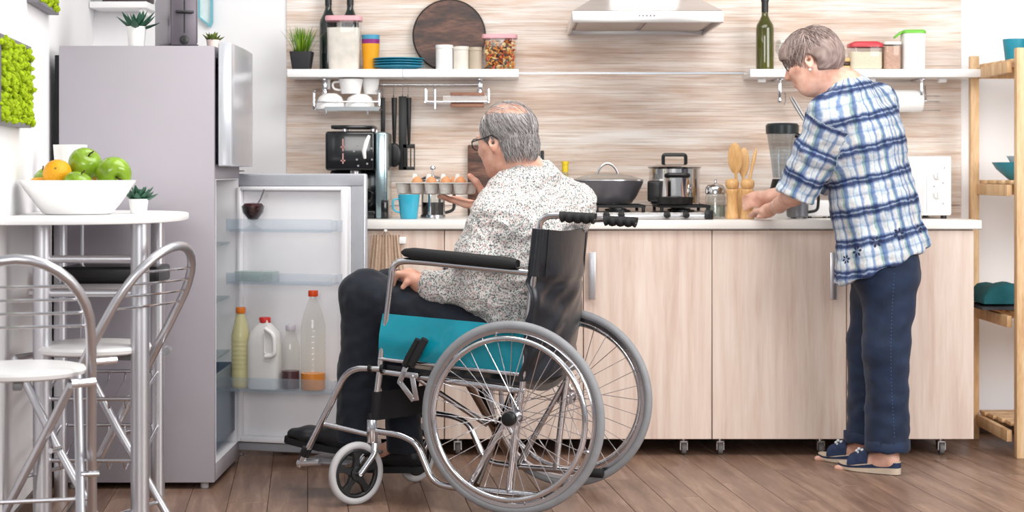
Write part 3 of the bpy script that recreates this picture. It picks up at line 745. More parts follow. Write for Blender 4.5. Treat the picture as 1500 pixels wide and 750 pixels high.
# back upholstery: sheet wrapped round both posts, sagging backwards with creases
nx, nz = 36, 44
vs_, fs_ = [], []
def bpost(z):
    pts = [(-.0, .29), (-.027, .449), (-.043, .634), (-.074, .905)]
    for (u0, z0), (u1, z1) in zip(pts, pts[1:]):
        if z <= z1: return u0+(u1-u0)*(z-z0)/(z1-z0)
    return -.074
for sgn in (0, 1):
    for j in range(nz+1):
        tv = j/nz; z = .905-.485*tv
        for i in range(nx+1):
            tu = i/nx; yy = -.252+.504*tu
            sag = sin(pi*tu)**.7
            edge = abs(2*tu-1)
            u = bpost(z)-.014-.045*sag*(.45+.75*tv)
            cre = .011*math.exp(-((z-.728-.012*(tu-.5))/.010)**2)                         # sewn crease
            wr = .020*mnoise.noise(Vector((tu*2.0+1.7, z*16+tu*4, .3)))*min(1, max(0, (.80-z)/.12))*(.35+.65*edge)
            fold = .014*sin((z-.70)*30+(1-tu)*7)*math.exp(-((z-.69)/.075)**2)*tu**1.2
            u += cre*.6+wr+fold
            if edge > .965: u += .012
            zz = z-.012*sin(pi*tu)*(1-tv)+.0
            vs_.append((u+(.004 if sgn else -.0)+(0.010 if sgn else 0)*(1-edge), yy, zz))
Nn = (nx+1)*(nz+1)
for j in range(nz):
    for i in range(nx):
        q = j*(nx+1)+i; fs_.append((q, q+1, q+nx+2, q+nx+1)); q += Nn; fs_.append((q, q+nx+1, q+nx+2, q+1))
b_ = list(range(nx+1)); 
for i in range(nx):
    fs_.append((i, Nn+i, Nn+i+1, i+1)); q = nz*(nx+1)+i; fs_.append((q, q+1, Nn+q+1, Nn+q))
for j in range(nz):
    for q in (j*(nx+1), j*(nx+1)+nx): fs_.append((q, q+nx+1, Nn+q+nx+1, Nn+q))
back = MB().add(vs_, fs_).build('back_sling', VINYL, wc, ang=75)
for e in (1, -1):
    MB().tube([(bpost(z), YF*e, z) for z in (.905, .86, .80, .755)], .0195, 14).build('post_sleeve', VINYL, back)
    MB().tube([(bpost(z)-.024-.002*k, (YF-.035)*e, z) for k, z in enumerate((.903, .85, .80, .75))], .0022, 6).build('seam', BLACK, back)
# calf strap
rings = []
for i in range(19):
    t_ = i/18; yy = .24-.48*t_; u = .482-.075*sin(pi*t_)
    rings.append([(u+.002, yy, .365), (u+.004, yy, .272), (u, yy, .272), (u-.002, yy, .365)])
MB().loft(rings).build('calf_strap', FABRIC, wc)
for e in (1, -1): MB().tube([(.492, YF*e, .275), (.484, YF*e, .365)], .0165, 14).build('strap_sleeve', FABRIC, wc)
# ------------------------------------------------------------------ soft bodies: signed distance shapes meshed with surface nets
def _v(p): return np.array(tuple(p), float)
def rc(a, b, r1, r2=None, k=.02, op='u', g=0):
    a, b = _v(a), _v(b); r2 = r1 if r2 is None else r2; rm = max(r1, r2)
    def f(Q):
        ab = b-a; t = np.clip(((Q-a) @ ab)/max(ab @ ab, 1e-12), 0, 1)
        return np.linalg.norm(Q-a-t[..., None]*ab, axis=-1)-(r1+(r2-r1)*t)
    return dict(f=f, lo=np.minimum(a, b)-rm, hi=np.maximum(a, b)+rm, k=k, op=op, g=g)
def el(c, r, M=None, k=.02, op='u', g=0):
    c = _v(c); r = _v(r); A = np.array(M.to_3x3()) if M is not None else np.eye(3)
    def f(Q):
        q = (Q-c) @ A; k0 = np.linalg.norm(q/r, axis=-1); k1 = np.linalg.norm(q/(r*r), axis=-1)+1e-9
        return np.where(k0 < .3, -r.min()*(1-k0), k0*(k0-1)/k1)
    rm = r.max()
    return dict(f=f, lo=c-rm, hi=c+rm, k=k, op=op, g=g)
def ec(a, b, side, e1, e2, k=.03, op='u', g=0):
    """elliptic tapering limb: e = (radius along side, radius across)"""
    a, b = _v(a), _v(b); ax = (b-a); Ln = np.linalg.norm(ax); ax = ax/Ln; s = _v(side); s = s-ax*(s @ ax); s /= np.linalg.norm(s); w = np.cross(ax, s)
    e1, e2 = np.array(e1, float), np.array(e2, float); rm = max(e1.max(), e2.max())
    def f(Q):
        q = Q-a; t = q @ ax; tc = np.clip(t/Ln, 0, 1); rx = e1[0]+(e2[0]-e1[0])*tc; ry = e1[1]+(e2[1]-e1[1])*tc
        x = q @ s; y = q @ w; ov = t-tc*Ln; m = np.minimum(rx, ry)
        k0 = np.sqrt((x/rx)**2+(y/ry)**2+(ov/m)**2); k1 = np.sqrt((x/rx**2)**2+(y/ry**2)**2+(ov/m**2)**2)+1e-9
        return np.where(k0 < .3, -m*(1-k0), k0*(k0-1)/k1)
    return dict(f=f, lo=np.minimum(a, b)-rm, hi=np.maximum(a, b)+rm, k=k, op=op, g=g)
def cut(p, n, c, rad, g=0):
    """remove what lies on the +n side of the plane, inside a ball"""
    p, n, c = _v(p), _v(n), _v(c); n = n/np.linalg.norm(n)
    def f(Q): return np.where(np.linalg.norm(Q-c, axis=-1) < rad, (Q-p) @ n, -9.)
    return dict(f=f, lo=c-rad, hi=c+rad, k=0, op='i', g=g)

def sdf_mesh(prims, h=.005, smooth=1):
    us = [p for p in prims if p['op'] == 'u']
    lo = np.min([p['lo'] for p in us], axis=0)-4*h; hi = np.max([p['hi'] for p in us], axis=0)+4*h
    n = np.ceil((hi-lo)/h).astype(int)+1
    D = np.full(n, 1., np.float32)
    for p in prims:
        m = p['k']+3*h
        i0 = np.clip(np.floor((p['lo']-m-lo)/h).astype(int), 0, n); i1 = np.clip(np.ceil((p['hi']+m-lo)/h).astype(int)+1, 0, n)
        if np.any(i1 <= i0): continue
        g = np.stack(np.meshgrid(*[lo[a]+h*np.arange(i0[a], i1[a]) for a in range(3)], indexing='ij'), -1)
        d = p['f'](g); sl = tuple(slice(i0[a], i1[a]) for a in range(3)); D0 = D[sl]
        k = p['k']
        if p['op'] == 'u':
            if k > 0:
                hh = np.maximum(k-np.abs(D0-d), 0)/k; D[sl] = np.minimum(D0, d)-hh*hh*k*.25
            else: D[sl] = np.minimum(D0, d)
        elif p['op'] == 's':
            hh = np.maximum(k-np.abs(D0+d), 0)/k if k > 0 else 0; D[sl] = np.maximum(D0, -d)+hh*hh*k*.25
        else: D[sl] = np.maximum(D0, d)
    sg = D < 0
    cs = np.zeros(n-1, np.int8)
    offs = [(i, j, k) for i in (0, 1) for j in (0, 1) for k in (0, 1)]
    sub = lambda A, o: A[o[0]:A.shape[0]-1+o[0], o[1]:A.shape[1]-1+o[1], o[2]:A.shape[2]-1+o[2]]
    for o in offs: cs += sub(sg, o)
    act = (cs > 0) & (cs < 8); idx = np.argwhere(act)
    vals = [D[idx[:, 0]+o[0], idx[:, 1]+o[1], idx[:, 2]+o[2]] for o in offs]
    acc = np.zeros((len(idx), 3)); cnt = np.zeros(len(idx))
    for a in range(8):
        for b in range(a+1, 8):
            if sum(abs(offs[a][i]-offs[b][i]) for i in range(3)) != 1: continue
            va, vb = vals[a], vals[b]; m = (va < 0) != (vb < 0)
            t = np.where(m, va/np.where(m, va-vb, 1), 0); pa = np.array(offs[a]); pb = np.array(offs[b])
            acc += m[:, None]*(pa+(pb-pa)*t[:, None]); cnt += m
    V = lo+h*(idx+acc/cnt[:, None])
    vid = np.full(act.shape, -1, np.int64); vid[tuple(idx.T)] = np.arange(len(idx))
    F = []
    for ax in range(3):
        b, c = (ax+1) % 3, (ax+2) % 3
        sl0 = [slice(None)]*3; sl1 = [slice(None)]*3; sl0[ax] = slice(0, -1); sl1[ax] = slice(1, None)
        ch = sg[tuple(sl0)] != sg[tuple(sl1)]; e = np.argwhere(ch)
        e = e[(e[:, b] > 0) & (e[:, c] > 0) & (e[:, b] < n[b]-1) & (e[:, c] < n[c]-1)]
        q = []
        for db, dc in ((-1, -1), (0, -1), (0, 0), (-1, 0)):
            x = e.copy(); x[:, b] += db; x[:, c] += dc; q.append(vid[tuple(x.T)])
        q = np.stack(q, 1); fl_ = ~sg[tuple(e.T)]; q[fl_] = q[fl_][:, ::-1]; F.append(q)
    F = np.concatenate(F)
    for _ in range(smooth):
        S = np.zeros_like(V); cn = np.zeros(len(V))
        for a in range(4):
            b = (a+1) % 4
            np.add.at(S, F[:, a], V[F[:, b]]); np.add.at(cn, F[:, a], 1); np.add.at(S, F[:, b], V[F[:, a]]); np.add.at(cn, F[:, b], 1)
        V = V*.5+.5*S/np.maximum(cn, 1)[:, None]
    return V, F
def vnormals(V, F):
    nn = np.cross(V[F[:, 2]]-V[F[:, 0]], V[F[:, 3]]-V[F[:, 1]]); N_ = np.zeros_like(V)
    for a in range(4): np.add.at(N_, F[:, a], nn)
    return N_/np.maximum(np.linalg.norm(N_, axis=1), 1e-12)[:, None]
def fnoise(V, sc, seed=0):
    s = np.array(sc if hasattr(sc, '__len__') else (sc,)*3, float); q = V*s+seed*7.31
    return np.array([mnoise.noise(Vector(p)) for p in q])
def mesh_obj(name, V, F, mat, parent, attrs=None, ang=180):
    L0 = np.array(parent.location) if parent.parent is None else np.array(parent.parent.location)
    me = bpy.data.meshes.new(name); me.from_pydata((V-L0).tolist(), [], F.tolist() if hasattr(F, 'tolist') else F)
    me.shade_smooth()
    if ang < 180: me.set_sharp_from_angle(angle=R(ang))
    for k, a in (attrs or {}).items():
        a = np.asarray(a, np.float32)
        if a.ndim == 1: at = me.attributes.new(k, 'FLOAT', 'POINT'); at.data.foreach_set('value', a)
        else: at = me.attributes.new(k, 'FLOAT_VECTOR', 'POINT'); at.data.foreach_set('vector', a.ravel())
    bm = bmesh.new(); bm.from_mesh(me); bmesh.ops.recalc_face_normals(bm, faces=bm.faces); bm.to_mesh(me); bm.free()
    o = bpy.data.objects.new(name, me); C.objects.link(o); me.materials.append(mat); o.parent = parent
    return o

# ---- head in its own frame: x forward, y left, z up
def headframe(c, fwd, roll=0):
    f = Vector(fwd).normalized(); l = Vector((0, 0, 1)).cross(f).normalized(); u = f.cross(l)
    return Matrix(((f.x, l.x, u.x, c[0]), (f.y, l.y, u.y, c[1]), (f.z, l.z, u.z, c[2]), (0, 0, 0, 1))) @ Matrix.Rotation(roll, 4, 'X')
def head_prims(H, s=1.0, fem=False):
    T = lambda *p: H @ (Vector(p)*s)
    E = lambda c, r, k=.015, op='u', rot=None: el(T(*c), [x*s for x in r], (H.to_3x3() @ rot).to_4x4() if rot is not None else H, k, op)
    jw = .92 if fem else 1
    pr = [E((-.014, 0, .03), (.099, .077, .088)), E((.035, 0, -.03), (.060, .062, .075), .03), E((.02, 0, -.062), (.062, .056*jw, .05), .03),
          rc(T(.052, -.012, -.098), T(.052, .012, -.098), .022*s, k=.03),
          rc(T(-.012, -.054*jw, -.04), T(.045, -.024, -.096), .02*s, k=.025), rc(T(-.012, .054*jw, -.04), T(.045, .024, -.096), .02*s, k=.025),
          rc(T(.082, -.03, .017), T(.082, .03, .017), .0125*s, k=.015),
          rc(T(.045, -.054, -.018), T(.075, -.035, -.025), .015*s, k=.02), rc(T(.045, .054, -.018), T(.075, .035, -.025), .015*s, k=.02)]
    for y in (-.031, .031):
        pr.append(el(T(.094, y, .0), (.014*s,)*3, H, .012, 's')); pr.append(rc(T(.079, y, .0), T(.0791, y, .0), .0128*s, k=.004))
    pr += [rc(T(.089, 0, .008), T(.107, 0, -.03), .0085*s, .0125*s, .01), rc(T(.098, -.011, -.034), T(.098, .011, -.034), .0075*s, k=.008),
           rc(T(.089, -.018, -.061), T(.089, .018, -.061), .0068*s, k=.006), rc(T(.087, -.016, -.072), T(.087, .016, -.072), .0072*s, k=.006)]
    er = Matrix.Rotation(R(-14), 3, 'Y')
    for sd in (1, -1):
        rt = Matrix.Rotation(R(22)*sd, 3, 'Z') @ er
        pr += [E((-.008, .079*sd, -.004), (.020, .0075, .034), .006, rot=rt), rc(T(-.002, .074*sd, -.03), T(-.001, .076*sd, -.033), .009*s, k=.008),
               E((-.003, .088*sd, .004), (.0105, .008, .019), .006, 's', rot=rt), rc(T(-.004, .084*sd, -.010), T(-.008, .072*sd, -.010), .006*s, k=.005, op='s')]
    return pr
def finger(pts, r0, r1, k=.006):
    return [rc(a, b, r0+(r1-r0)*i/(len(pts)-1), r0+(r1-r0)*(i+1)/(len(pts)-1), k=k if i else .014) for i, (a, b) in enumerate(zip(pts, pts[1:]))]
def strands(H, cen, rad, n, region, flow, length, r, lift, parent, mat, name, s=1.0, seed=1, wob=.25):
    rg = random.Random(seed); mb = MB(); att = []
    c = Vector(cen); rd = Vector(rad); done = 0; tries = 0
    while done < n and tries < n*30:
        tries += 1
        d = Vector((rg.gauss(0, 1), rg.gauss(0, 1), rg.gauss(0, 1))).normalized(); p = Vector((d.x*rd.x, d.y*rd.y, d.z*rd.z))+c
        q = region(p)
        if rg.random() > q: continue
        L_ = length*rg.uniform(.6, 1.2); pts = []; wv = Vector((rg.gauss(0, wob), rg.gauss(0, wob), rg.gauss(0, wob)*.5)); nst = 6; cur = p.copy(); sh = rg.random(); lf = lift*rg.uniform(.3, 1.2)
        for k in range(nst+1):
            nr = Vector(((cur.x-c.x)/rd.x**2, (cur.y-c.y)/rd.y**2, (cur.z-c.z)/rd.z**2)).normalized()
            pts.append(H @ ((cur+nr*(.001+lf*math.sin(min(1, k/nst*1.15)*pi*.5)))*s))
            f = flow(cur)+wv; f = f-nr*f.dot(nr)
            if f.length < 1e-6: break
            cur = cur+f.normalized()*L_/nst
            t = math.sqrt(((cur.x-c.x)/rd.x)**2+((cur.y-c.y)/rd.y)**2+((cur.z-c.z)/rd.z)**2)
            if cur.z > c.z-.045: cur = c+(cur-c)/t
        if len(pts) < 3: continue
        m = len(pts); mb.tube(pts, [r*(1-.65*k/(m-1)) for k in range(m)], 3, cap=False); att += [sh]*(3*m); done += 1
    return mesh_obj(name, np.array(mb.v), mb.f, mat, parent, {'rnd': att})
def hairmat(name, stops):
    m = bpy.data.materials.new(name); m.use_nodes = True; N, L = nodes(m); b = N['Principled BSDF']
    at = N.new('ShaderNodeAttribute'); at.attribute_name = 'rnd'; cr = ramp(N, stops); L.new(at.outputs['Fac'], cr.inputs[0]); L.new(cr.outputs[0], b.inputs['Base Color'])
    b.inputs['Roughness'].default_value = .5; return m
def skinmat(name, c0, c1, c2):
    m = bpy.data.materials.new(name); m.use_nodes = True; N, L = nodes(m); b = N['Principled BSDF']
    tc = N.new('ShaderNodeTexCoord'); n = N.new('ShaderNodeTexNoise'); n.inputs['Scale'].default_value = 22; n.inputs['Detail'].default_value = 5; L.new(tc.outputs['Object'], n.inputs[0])
    cr = ramp(N, [(.32, c0), (.5, c1), (.68, c2)]); L.new(n.outputs[0], cr.inputs[0]); L.new(cr.outputs[0], b.inputs['Base Color'])
    b.inputs['Roughness'].default_value = .5; b.inputs['Subsurface Weight'].default_value = .12; b.inputs['Subsurface Radius'].default_value = (.01, .004, .002); b.inputs['Subsurface Scale'].default_value = 1
    n2 = N.new('ShaderNodeTexNoise'); n2.inputs['Scale'].default_value = 260; L.new(tc.outputs['Object'], n2.inputs[0])
    bp = N.new('ShaderNodeBump'); bp.inputs['Strength'].default_value = .12; bp.inputs['Distance'].default_value = .003; L.new(n2.outputs[0], bp.inputs['Height']); L.new(bp.outputs[0], b.inputs['Normal'])
    return m
def shoe_prims(heel, toe, w=.045, up=None, h=.075):
    heel, toe = Vector(heel), Vector(toe); d = (toe-heel); up = up or Vector((0, 0, 1)); s = d.cross(up).normalized(); u = s.cross(d).normalized(); L_ = d.length
    pt = lambda t, z: heel+d*t+u*z
    return [ec(pt(.12, .04), pt(.35, .042), s, (.036, .042), (.038, .04), .03), ec(pt(.35, .036), pt(.72, .028), s, (.038, .036), (w, .026), .03), ec(pt(.72, .026), pt(.92, .022), s, (w, .025), (w*.75, .018), .03),
            rc(pt(.14, .05), pt(.16, h+.02), .038, .036, .03)]
def sole_mb(heel, toe, w=.046, th=.022, up=None, n=28):
    heel, toe = Vector(heel), Vector(toe); d = (toe-heel); up = up or Vector((0, 0, 1)); s = d.cross(up).normalized(); u = s.cross(d).normalized()
    ring = []
    for k in range(n):
        a = 2*pi*k/n; t = .5-.52*cos(a); ww = w*(.80 if t < .3 else .78+.28*math.sin((t-.3)/.7*pi*.72)) ; y = sin(a)
        ring.append(heel+d*t+s*ww*math.copysign(abs(y)**.62, y))
    return MB().loft([[p-u*0 for p in ring], [p+u*th for p in ring]])
# ------------------------------------------------------------------ man in the wheelchair
man = thing('person', 'seated man with grey thinning hair, glasses and a small-patterned shirt holding an egg carton', 'person', W(.1, 0, 0))
SKIN_M = skinmat('warm_skin', 'C98D78', 'DBA48E', 'E6B7A2')
S_ = lambda: Vector((sin(R(20)), cos(R(20)), 0))
sL, sR = P(726, 322, 5.79), P(838, 302, 6.02)
lat = (sR-sL).normalized()
C7 = P(768, 250, 5.92)
chest = P(778, 325, 5.92); mid = P(750, 410, 5.89); pel = W(.085, 0, .53)
eL, wL = P(704, 426, 5.79), P(618, 415, 5.88)
eR, wR = Vector((.075, 6.19, .81)), P(722, 318, 6.08)
hipL, hipR = W(.09, -.09, .53), W(.09, .09, .53)
kL, kR = W(.585, -.115, .672), W(.585, .09, .665)
aL, aR = W(.62, -.12, .215), W(.53, .10, .150)
HM = headframe(P(741, 204, 5.90), (-.80, .58, -.16), R(-3))
bodyp = [ec(pel, mid, S_(), (.15, .10), (.14, .11), .05), ec(mid, chest, lat, (.14, .11), (.16, .11), .06), rc(chest, C7, .10, .06, .06),
         rc(C7-Vector((0, 0, .03)), sL, .06, .05, .04), rc(C7-Vector((0, 0, .03)), sR, .06, .05, .04),
         rc(C7+Vector((0, 0, -.03)), HM @ Vector((-.022, 0, -.05)), .062, .056, .03), rc(P(752, 300, 5.98), HM @ Vector((.01, 0, -.085)), .045, .045, .03),
         rc(sL, eL, .048, .04, .03), rc(eL, wL, .038, .027, .02), rc(sR, eR, .048, .04, .03), rc(eR, wR, .04, .029, .02),
         rc(hipL, kL, .075, .055, .04), rc(kL, aL, .055, .038, .03), rc(hipR, kR, .075, .055, .04), rc(kR, aR, .055, .038, .03),
         rc(aL, aL+(W(1, 0, 0)-W(0, 0, 0))*.13-Vector((0, 0, .05)), .035, .028, .02), rc(aR, aR+(W(1, 0, 0)-W(0, 0, 0))*.1-Vector((0, 0, .05)), .035, .028, .02)]
bodyp += head_prims(HM)
# right hand under the egg carton
bodyp += [rc(wR, P(708, 301, 6.04), .027, .03, .02), rc(P(710, 303, 6.01), P(703, 301, 6.08), .024, .022, .02), rc(P(706, 303, 6.0), P(697, 304, 6.0), .017, .012, .015)]
bodyp += finger([P(713, 300, 6.01), P(706, 280, 5.985), P(697, 266, 5.975), P(688, 257.5, 5.972)], .0145, .0095)
bodyp += finger([P(702, 304, 5.99), P(681, 300, 5.995), P(663, 293.5, 6.01), P(648, 286.5, 6.03)], .0115, .0078)
bodyp += finger([P(702, 302, 6.03), P(679, 298, 6.04), P(659, 292.5, 6.06), P(643, 288, 6.08)], .0115, .0078)
bodyp += finger([P(702, 300, 6.07), P(681, 297, 6.085), P(664, 292.5, 6.10), P(650, 288.5, 6.12)], .011, .0075)
bodyp += finger([P(704, 298, 6.10), P(688, 296, 6.12), P(674, 292, 6.13), P(664, 289, 6.14)], .0095, .0068)
# left hand resting on the thigh
bodyp += [rc(wL, P(598, 405, 5.90), .025, .027, .02), rc(P(603, 404, 5.89), P(598, 402, 5.93), .021, .02, .015)]
for k, (dy, ln) in enumerate(((-.03, 1.0), (-.008, 1.08), (.014, 1.0), (.034, .82))):
    y = 5.90+dy
    bodyp += finger([P(596, 402, y), P(588-5*ln, 400+1, y+.01), P(583-6*ln, 407+4*ln, y+.02), P(581-5*ln, 413+9*ln, y+.025)], .0105, .0078)
bodyp += finger([P(604, 408, 5.875), P(596, 414, 5.862), P(590, 421, 5.862)], .0115, .0085)
V, F = sdf_mesh(bodyp, .0042, 1)
mesh_obj('body', V, F, SKIN_M, man)

# shirt
def shirtmat():
    m = bpy.data.materials.new('tiny_floral_print'); m.use_nodes = True; N, L = nodes(m); b = N['Principled BSDF']
    tc = N.new('ShaderNodeTexCoord'); nz = N.new('ShaderNodeTexNoise'); nz.inputs['Scale'].default_value = 60; L.new(tc.outputs['Object'], nz.inputs[0])
    ma = N.new('ShaderNodeVectorMath'); ma.operation = 'MULTIPLY_ADD'; ma.inputs[1].default_value = (.006,)*3; L.new(nz.outputs['Color'], ma.inputs[0]); L.new(tc.outputs['Object'], ma.inputs[2])
    last = None
    base = N.new('ShaderNodeRGB'); base.outputs[0].default_value = (*lin('DAD8D6'), 1); last = base.outputs[0]
    for sc, thr, cols in ((150, .46, [(.0, '6A6B6E'), (.35, '929C98'), (.6, 'C8A3A0'), (.85, '7E848A')]), (205, .42, [(.0, '86908C'), (.5, 'CFAFAA'), (.8, '4A4C52')])):
        v = N.new('ShaderNodeTexVoronoi'); v.inputs['Scale'].default_value = sc; L.new(ma.outputs[0], v.inputs['Vector'])
        lt = N.new('ShaderNodeMath'); lt.operation = 'LESS_THAN'; lt.inputs[1].default_value = thr; L.new(v.outputs['Distance'], lt.inputs[0])
        sp = N.new('ShaderNodeSeparateColor'); L.new(v.outputs['Color'], sp.inputs[0])
        cr = ramp(N, cols, 'CONSTANT'); L.new(sp.outputs[0], cr.inputs[0])
        pick = N.new('ShaderNodeMath'); pick.operation = 'LESS_THAN'; pick.inputs[1].default_value = .9; L.new(sp.outputs[1], pick.inputs[0])
        mu = N.new('ShaderNodeMath'); mu.operation = 'MULTIPLY'; L.new(lt.outputs[0], mu.inputs[0]); L.new(pick.outputs[0], mu.inputs[1])
        mx = N.new('ShaderNodeMixRGB'); L.new(mu.outputs[0], mx.inputs[0]); L.new(last, mx.inputs[1]); L.new(cr.outputs[0], mx.inputs[2]); last = mx.outputs[0]
    L.new(last, b.inputs['Base Color']); b.inputs['Roughness'].default_value = .8; b.inputs['Sheen Weight'].default_value = .1
    return m
SHIRT = shirtmat()
belly = P(716, 425, 5.95)
cuffR = wR+(eR-wR).normalized()*.06
sp = [ec(W(.07, 0, .50), mid, S_(), (.175, .135), (.165, .14), .06), ec(mid, chest+Vector((0, 0, -.02)), lat, (.165, .14), (.185, .128), .08),
      el(belly, (.125, .13, .13), None, .08), ec(chest, chest+(C7-chest)*.62, lat, (.185, .125), (.12, .09), .07),
      rc(C7-Vector((0, 0, .055))-lat*.06, sL, .075, .07, .06), rc(C7-Vector((0, 0, .055))+lat*.06, sR, .075, .07, .06),
      rc(C7-Vector((0, 0, .05)), C7+Vector((-.012, .01, -.01)), .085, .072, .04),
      rc(sL, sL+(eL-sL)*.5+Vector((-.03, -.005, 0)), .072, .074, .04), rc(sL+(eL-sL)*.5+Vector((-.03, -.005, 0)), eL, .074, .066, .03), rc(eL, wL, .062, .047, .03),
      rc(sR, eR, .072, .064, .04), rc(eR, cuffR, .06, .046, .03)]
dcut = (wL-eL).normalized()
sp += [cut(wL-dcut*.012, dcut, wL+dcut*.03, .075), rc(wL+dcut*.05, wL-dcut*.03, .039, .039, k=.0, op='s'),
       rc(P(702, 303, 5.93), HM @ Vector((.01, 0, -.07)), .07, .064, .012, 's'),
       cut(W(-.082, 0, .9), (W(-1, 0, 0)-W(0, 0, 0))*1.0+Vector((0, 0, -.10)), W(-.22, .05, .70), .25),
       cut(W(0, 0, .505), (0, 0, -1), W(.07, 0, .42), .26)]
V, F = sdf_mesh(sp, .005, 2); Nn_ = vnormals(V, F)
ax1 = np.array(tuple((eL-sL).normalized()))
amp = .0075*fnoise(V, (16, 16, 9), 1)+.0055*fnoise(V, (9, 9, 30), 2)+.0035*fnoise(V, 42, 3)
ridge = 1-np.abs(fnoise(V, (11, 11, 20), 5))*2; amp += .006*np.clip(ridge, 0, 1)**3
V = V+Nn_*amp[:, None]
shirt = mesh_obj('shirt', V, F, SHIRT, man)
# collar band around the neck
nk0 = C7+Vector((-.012, .02, .0)); up = (HM @ Vector((-.02, 0, -.06))-nk0).normalized(); a_, b_ = frame_from(up, Vector((1, 0, 0)))
rings = []
for rr, hh in ((.079, -.035), (.077, -.005), (.073, .022), (.069, .024), (.070, -.005)):
    rings.append([nk0+up*hh+(a_*cos(2*pi*k/40)+b_*sin(2*pi*k/40)*1.05)*rr*(1+.02*sin(5*k)) for k in range(40)])
mb = MB().loft(rings, cap=False); mesh_obj('collar', np.array([tuple(v) for v in mb.v]), mb.f, SHIRT, shirt)

# jeans
DENIM_D = pm('dark_navy_denim', '0F1624', .8, var=.25, vscale=30, bump=.15, bscale=300, sheen=.15)
hk = lambda a, b, t: a+(b-a)*t
jp = [ec(W(.04, 0, .52), W(.14, 0, .53), S_(), (.175, .10), (.17, .095), .05),
      rc(hipL, kL, .095, .078, .05), rc(kL, hk(kL, aL, .55), .078, .066, .04), rc(hk(kL, aL, .55), hk(kL, aL, 1.06), .066, .062, .03),
      rc(hipR, kR, .095, .078, .05), rc(kR, hk(kR, aR, .55), .078, .066, .04), rc(hk(kR, aR, .55), hk(kR, aR, 1.06), .066, .062, .03)]
for a in (aL, aR): jp.append(cut(a+Vector((0, 0, -.035)), (0, 0, -1), a+Vector((0, 0, -.095)), .12))
V, F = sdf_mesh(jp, .006, 2); Nn_ = vnormals(V, F)
V = V+Nn_*(.006*fnoise(V, (14, 14, 10), 7)+.004*fnoise(V, 30, 8))[:, None]
mesh_obj('trousers', V, F, DENIM_D, man)
# shoes
SHOE = pm('black_shoe_leather', '17181C', .45, var=.15, bump=.1, bscale=120); SOLE = pm('black_shoe_sole', '101012', .7)
fw = (W(1, 0, 0)-W(0, 0, 0))
for hl, to, upv in ((W(.585, -.125, .128), W(.872, -.125, .165), (-fw*.13+Vector((0, 0, 1))).normalized()), (W(.465, .105, .048), W(.71, .12, .037), None)):
    V, F = sdf_mesh(shoe_prims(hl+Vector((0, 0, .012)), to+Vector((0, 0, .012)), .044, upv), .005, 1)
    sh = mesh_obj('shoe', V, F, SHOE, man)
    so = sole_mb(hl, to, .045, .022, upv); mesh_obj('sole', np.array([tuple(v) for v in so.v]), so.f, SOLE, sh, ang=40)
# hair: thinning on the crown, fuller at the sides and back
HAIR_M = hairmat('grey_hair', [(0, '4E4A4B'), (.3, '857F80'), (.6, 'A8A2A2'), (1, 'D6D2D0')])
cc, rr_ = (-.016, 0, .03), (.102, .0795, .091)
hp = [el(HM @ Vector(cc), (.103, .0805, .090), HM, 0), el(HM @ Vector((-.036, 0, -.022)), (.078, .074, .084), HM, .02),
      el(HM @ Vector((.085, 0, -.045)), (.115, .13, .085), HM, .012, 's'), el(HM @ Vector((-.035, .006, .108)), (.088, .054, .055), HM, .012, 's'), el(HM @ Vector((.11, 0, .06)), (.075, .13, .075), HM, .01, 's'),
      el(HM @ Vector((.0, .085, -.02)), (.026, .04, .044), HM, .006, 's'), el(HM @ Vector((.0, -.085, -.02)), (.026, .04, .044), HM, .006, 's'),
      cut(HM @ Vector((0, 0, -.072)), HM.to_3x3() @ Vector((-.22, 0, -1)), HM @ Vector((-.05, 0, -.12)), .12)]
V, F = sdf_mesh(hp, .0035, 1); V = V+vnormals(V, F)*(.002*fnoise(V, (60, 60, 25), 4))[:, None]
hair = mesh_obj('hair', V, F, HAIR_M, man, {'rnd': np.clip(.40+.3*fnoise(V, (200, 200, 60), 6), 0, 1)})
def reg_m(p):
    if p.z < -.058: return 0
    if p.x > .055 or (p.x > .018 and p.z < .03): return 0
    if p.x > .0 and p.z < -.0 : return 0
    if abs(p.y) > .06 and -.03 < p.x < .03 and p.z < .025: return 0
    crown = ((p.x+.035)/.09)**2+((p.y-.006)/.054)**2
    if p.z > .05 and crown < 1: return .07
    if p.x > .01 and p.z > .08: return .35
    return 1
strands(HM, cc, rr_, 2900, reg_m, lambda p: Vector((-.55, 0, -1 if p.z < .09 else -.1)), .078, .0010, .005, hair, HAIR_M, 'hair_strand', seed=2)
strands(HM, (-.036, 0, -.022), (.0785, .0745, .0845), 1500, lambda p: 1 if (p.z < .035 and p.z > -.062 and p.x < -.03) else 0, lambda p: Vector((-.1, 0, -1)), .036, .0010, .004, hair, HAIR_M, 'hair_strand', seed=12)
for ch in hair.children: ch['kind'] = 'stuff'
# eyes
for sd in (1, -1):
    mb = MB().ell(HM @ Vector((.0795, .031*sd, .0)), (.013,)*3, 14, 10); ey = mesh_obj('eye', np.array([tuple(v) for v in mb.v]), mb.f, pm('eye_white', 'E8E2DC', .2), man)
    mb = MB().ell(HM @ Vector((.0905, .031*sd, -.002)), (.0035, .0055, .0055), 10, 8); mesh_obj('iris', np.array([tuple(v) for v in mb.v]), mb.f, pm('grey_blue_iris', '3C4A55', .2), ey)
    mb = MB().tube([HM @ Vector(p) for p in ((.094, .012*sd, .022), (.094, .03*sd, .0265), (.08, .052*sd, .023))], [.003, .004, .002], 6); mesh_obj('eyebrow', np.array([tuple(v) for v in mb.v]), mb.f, HAIR_M, man, {'rnd': [.7]*18})
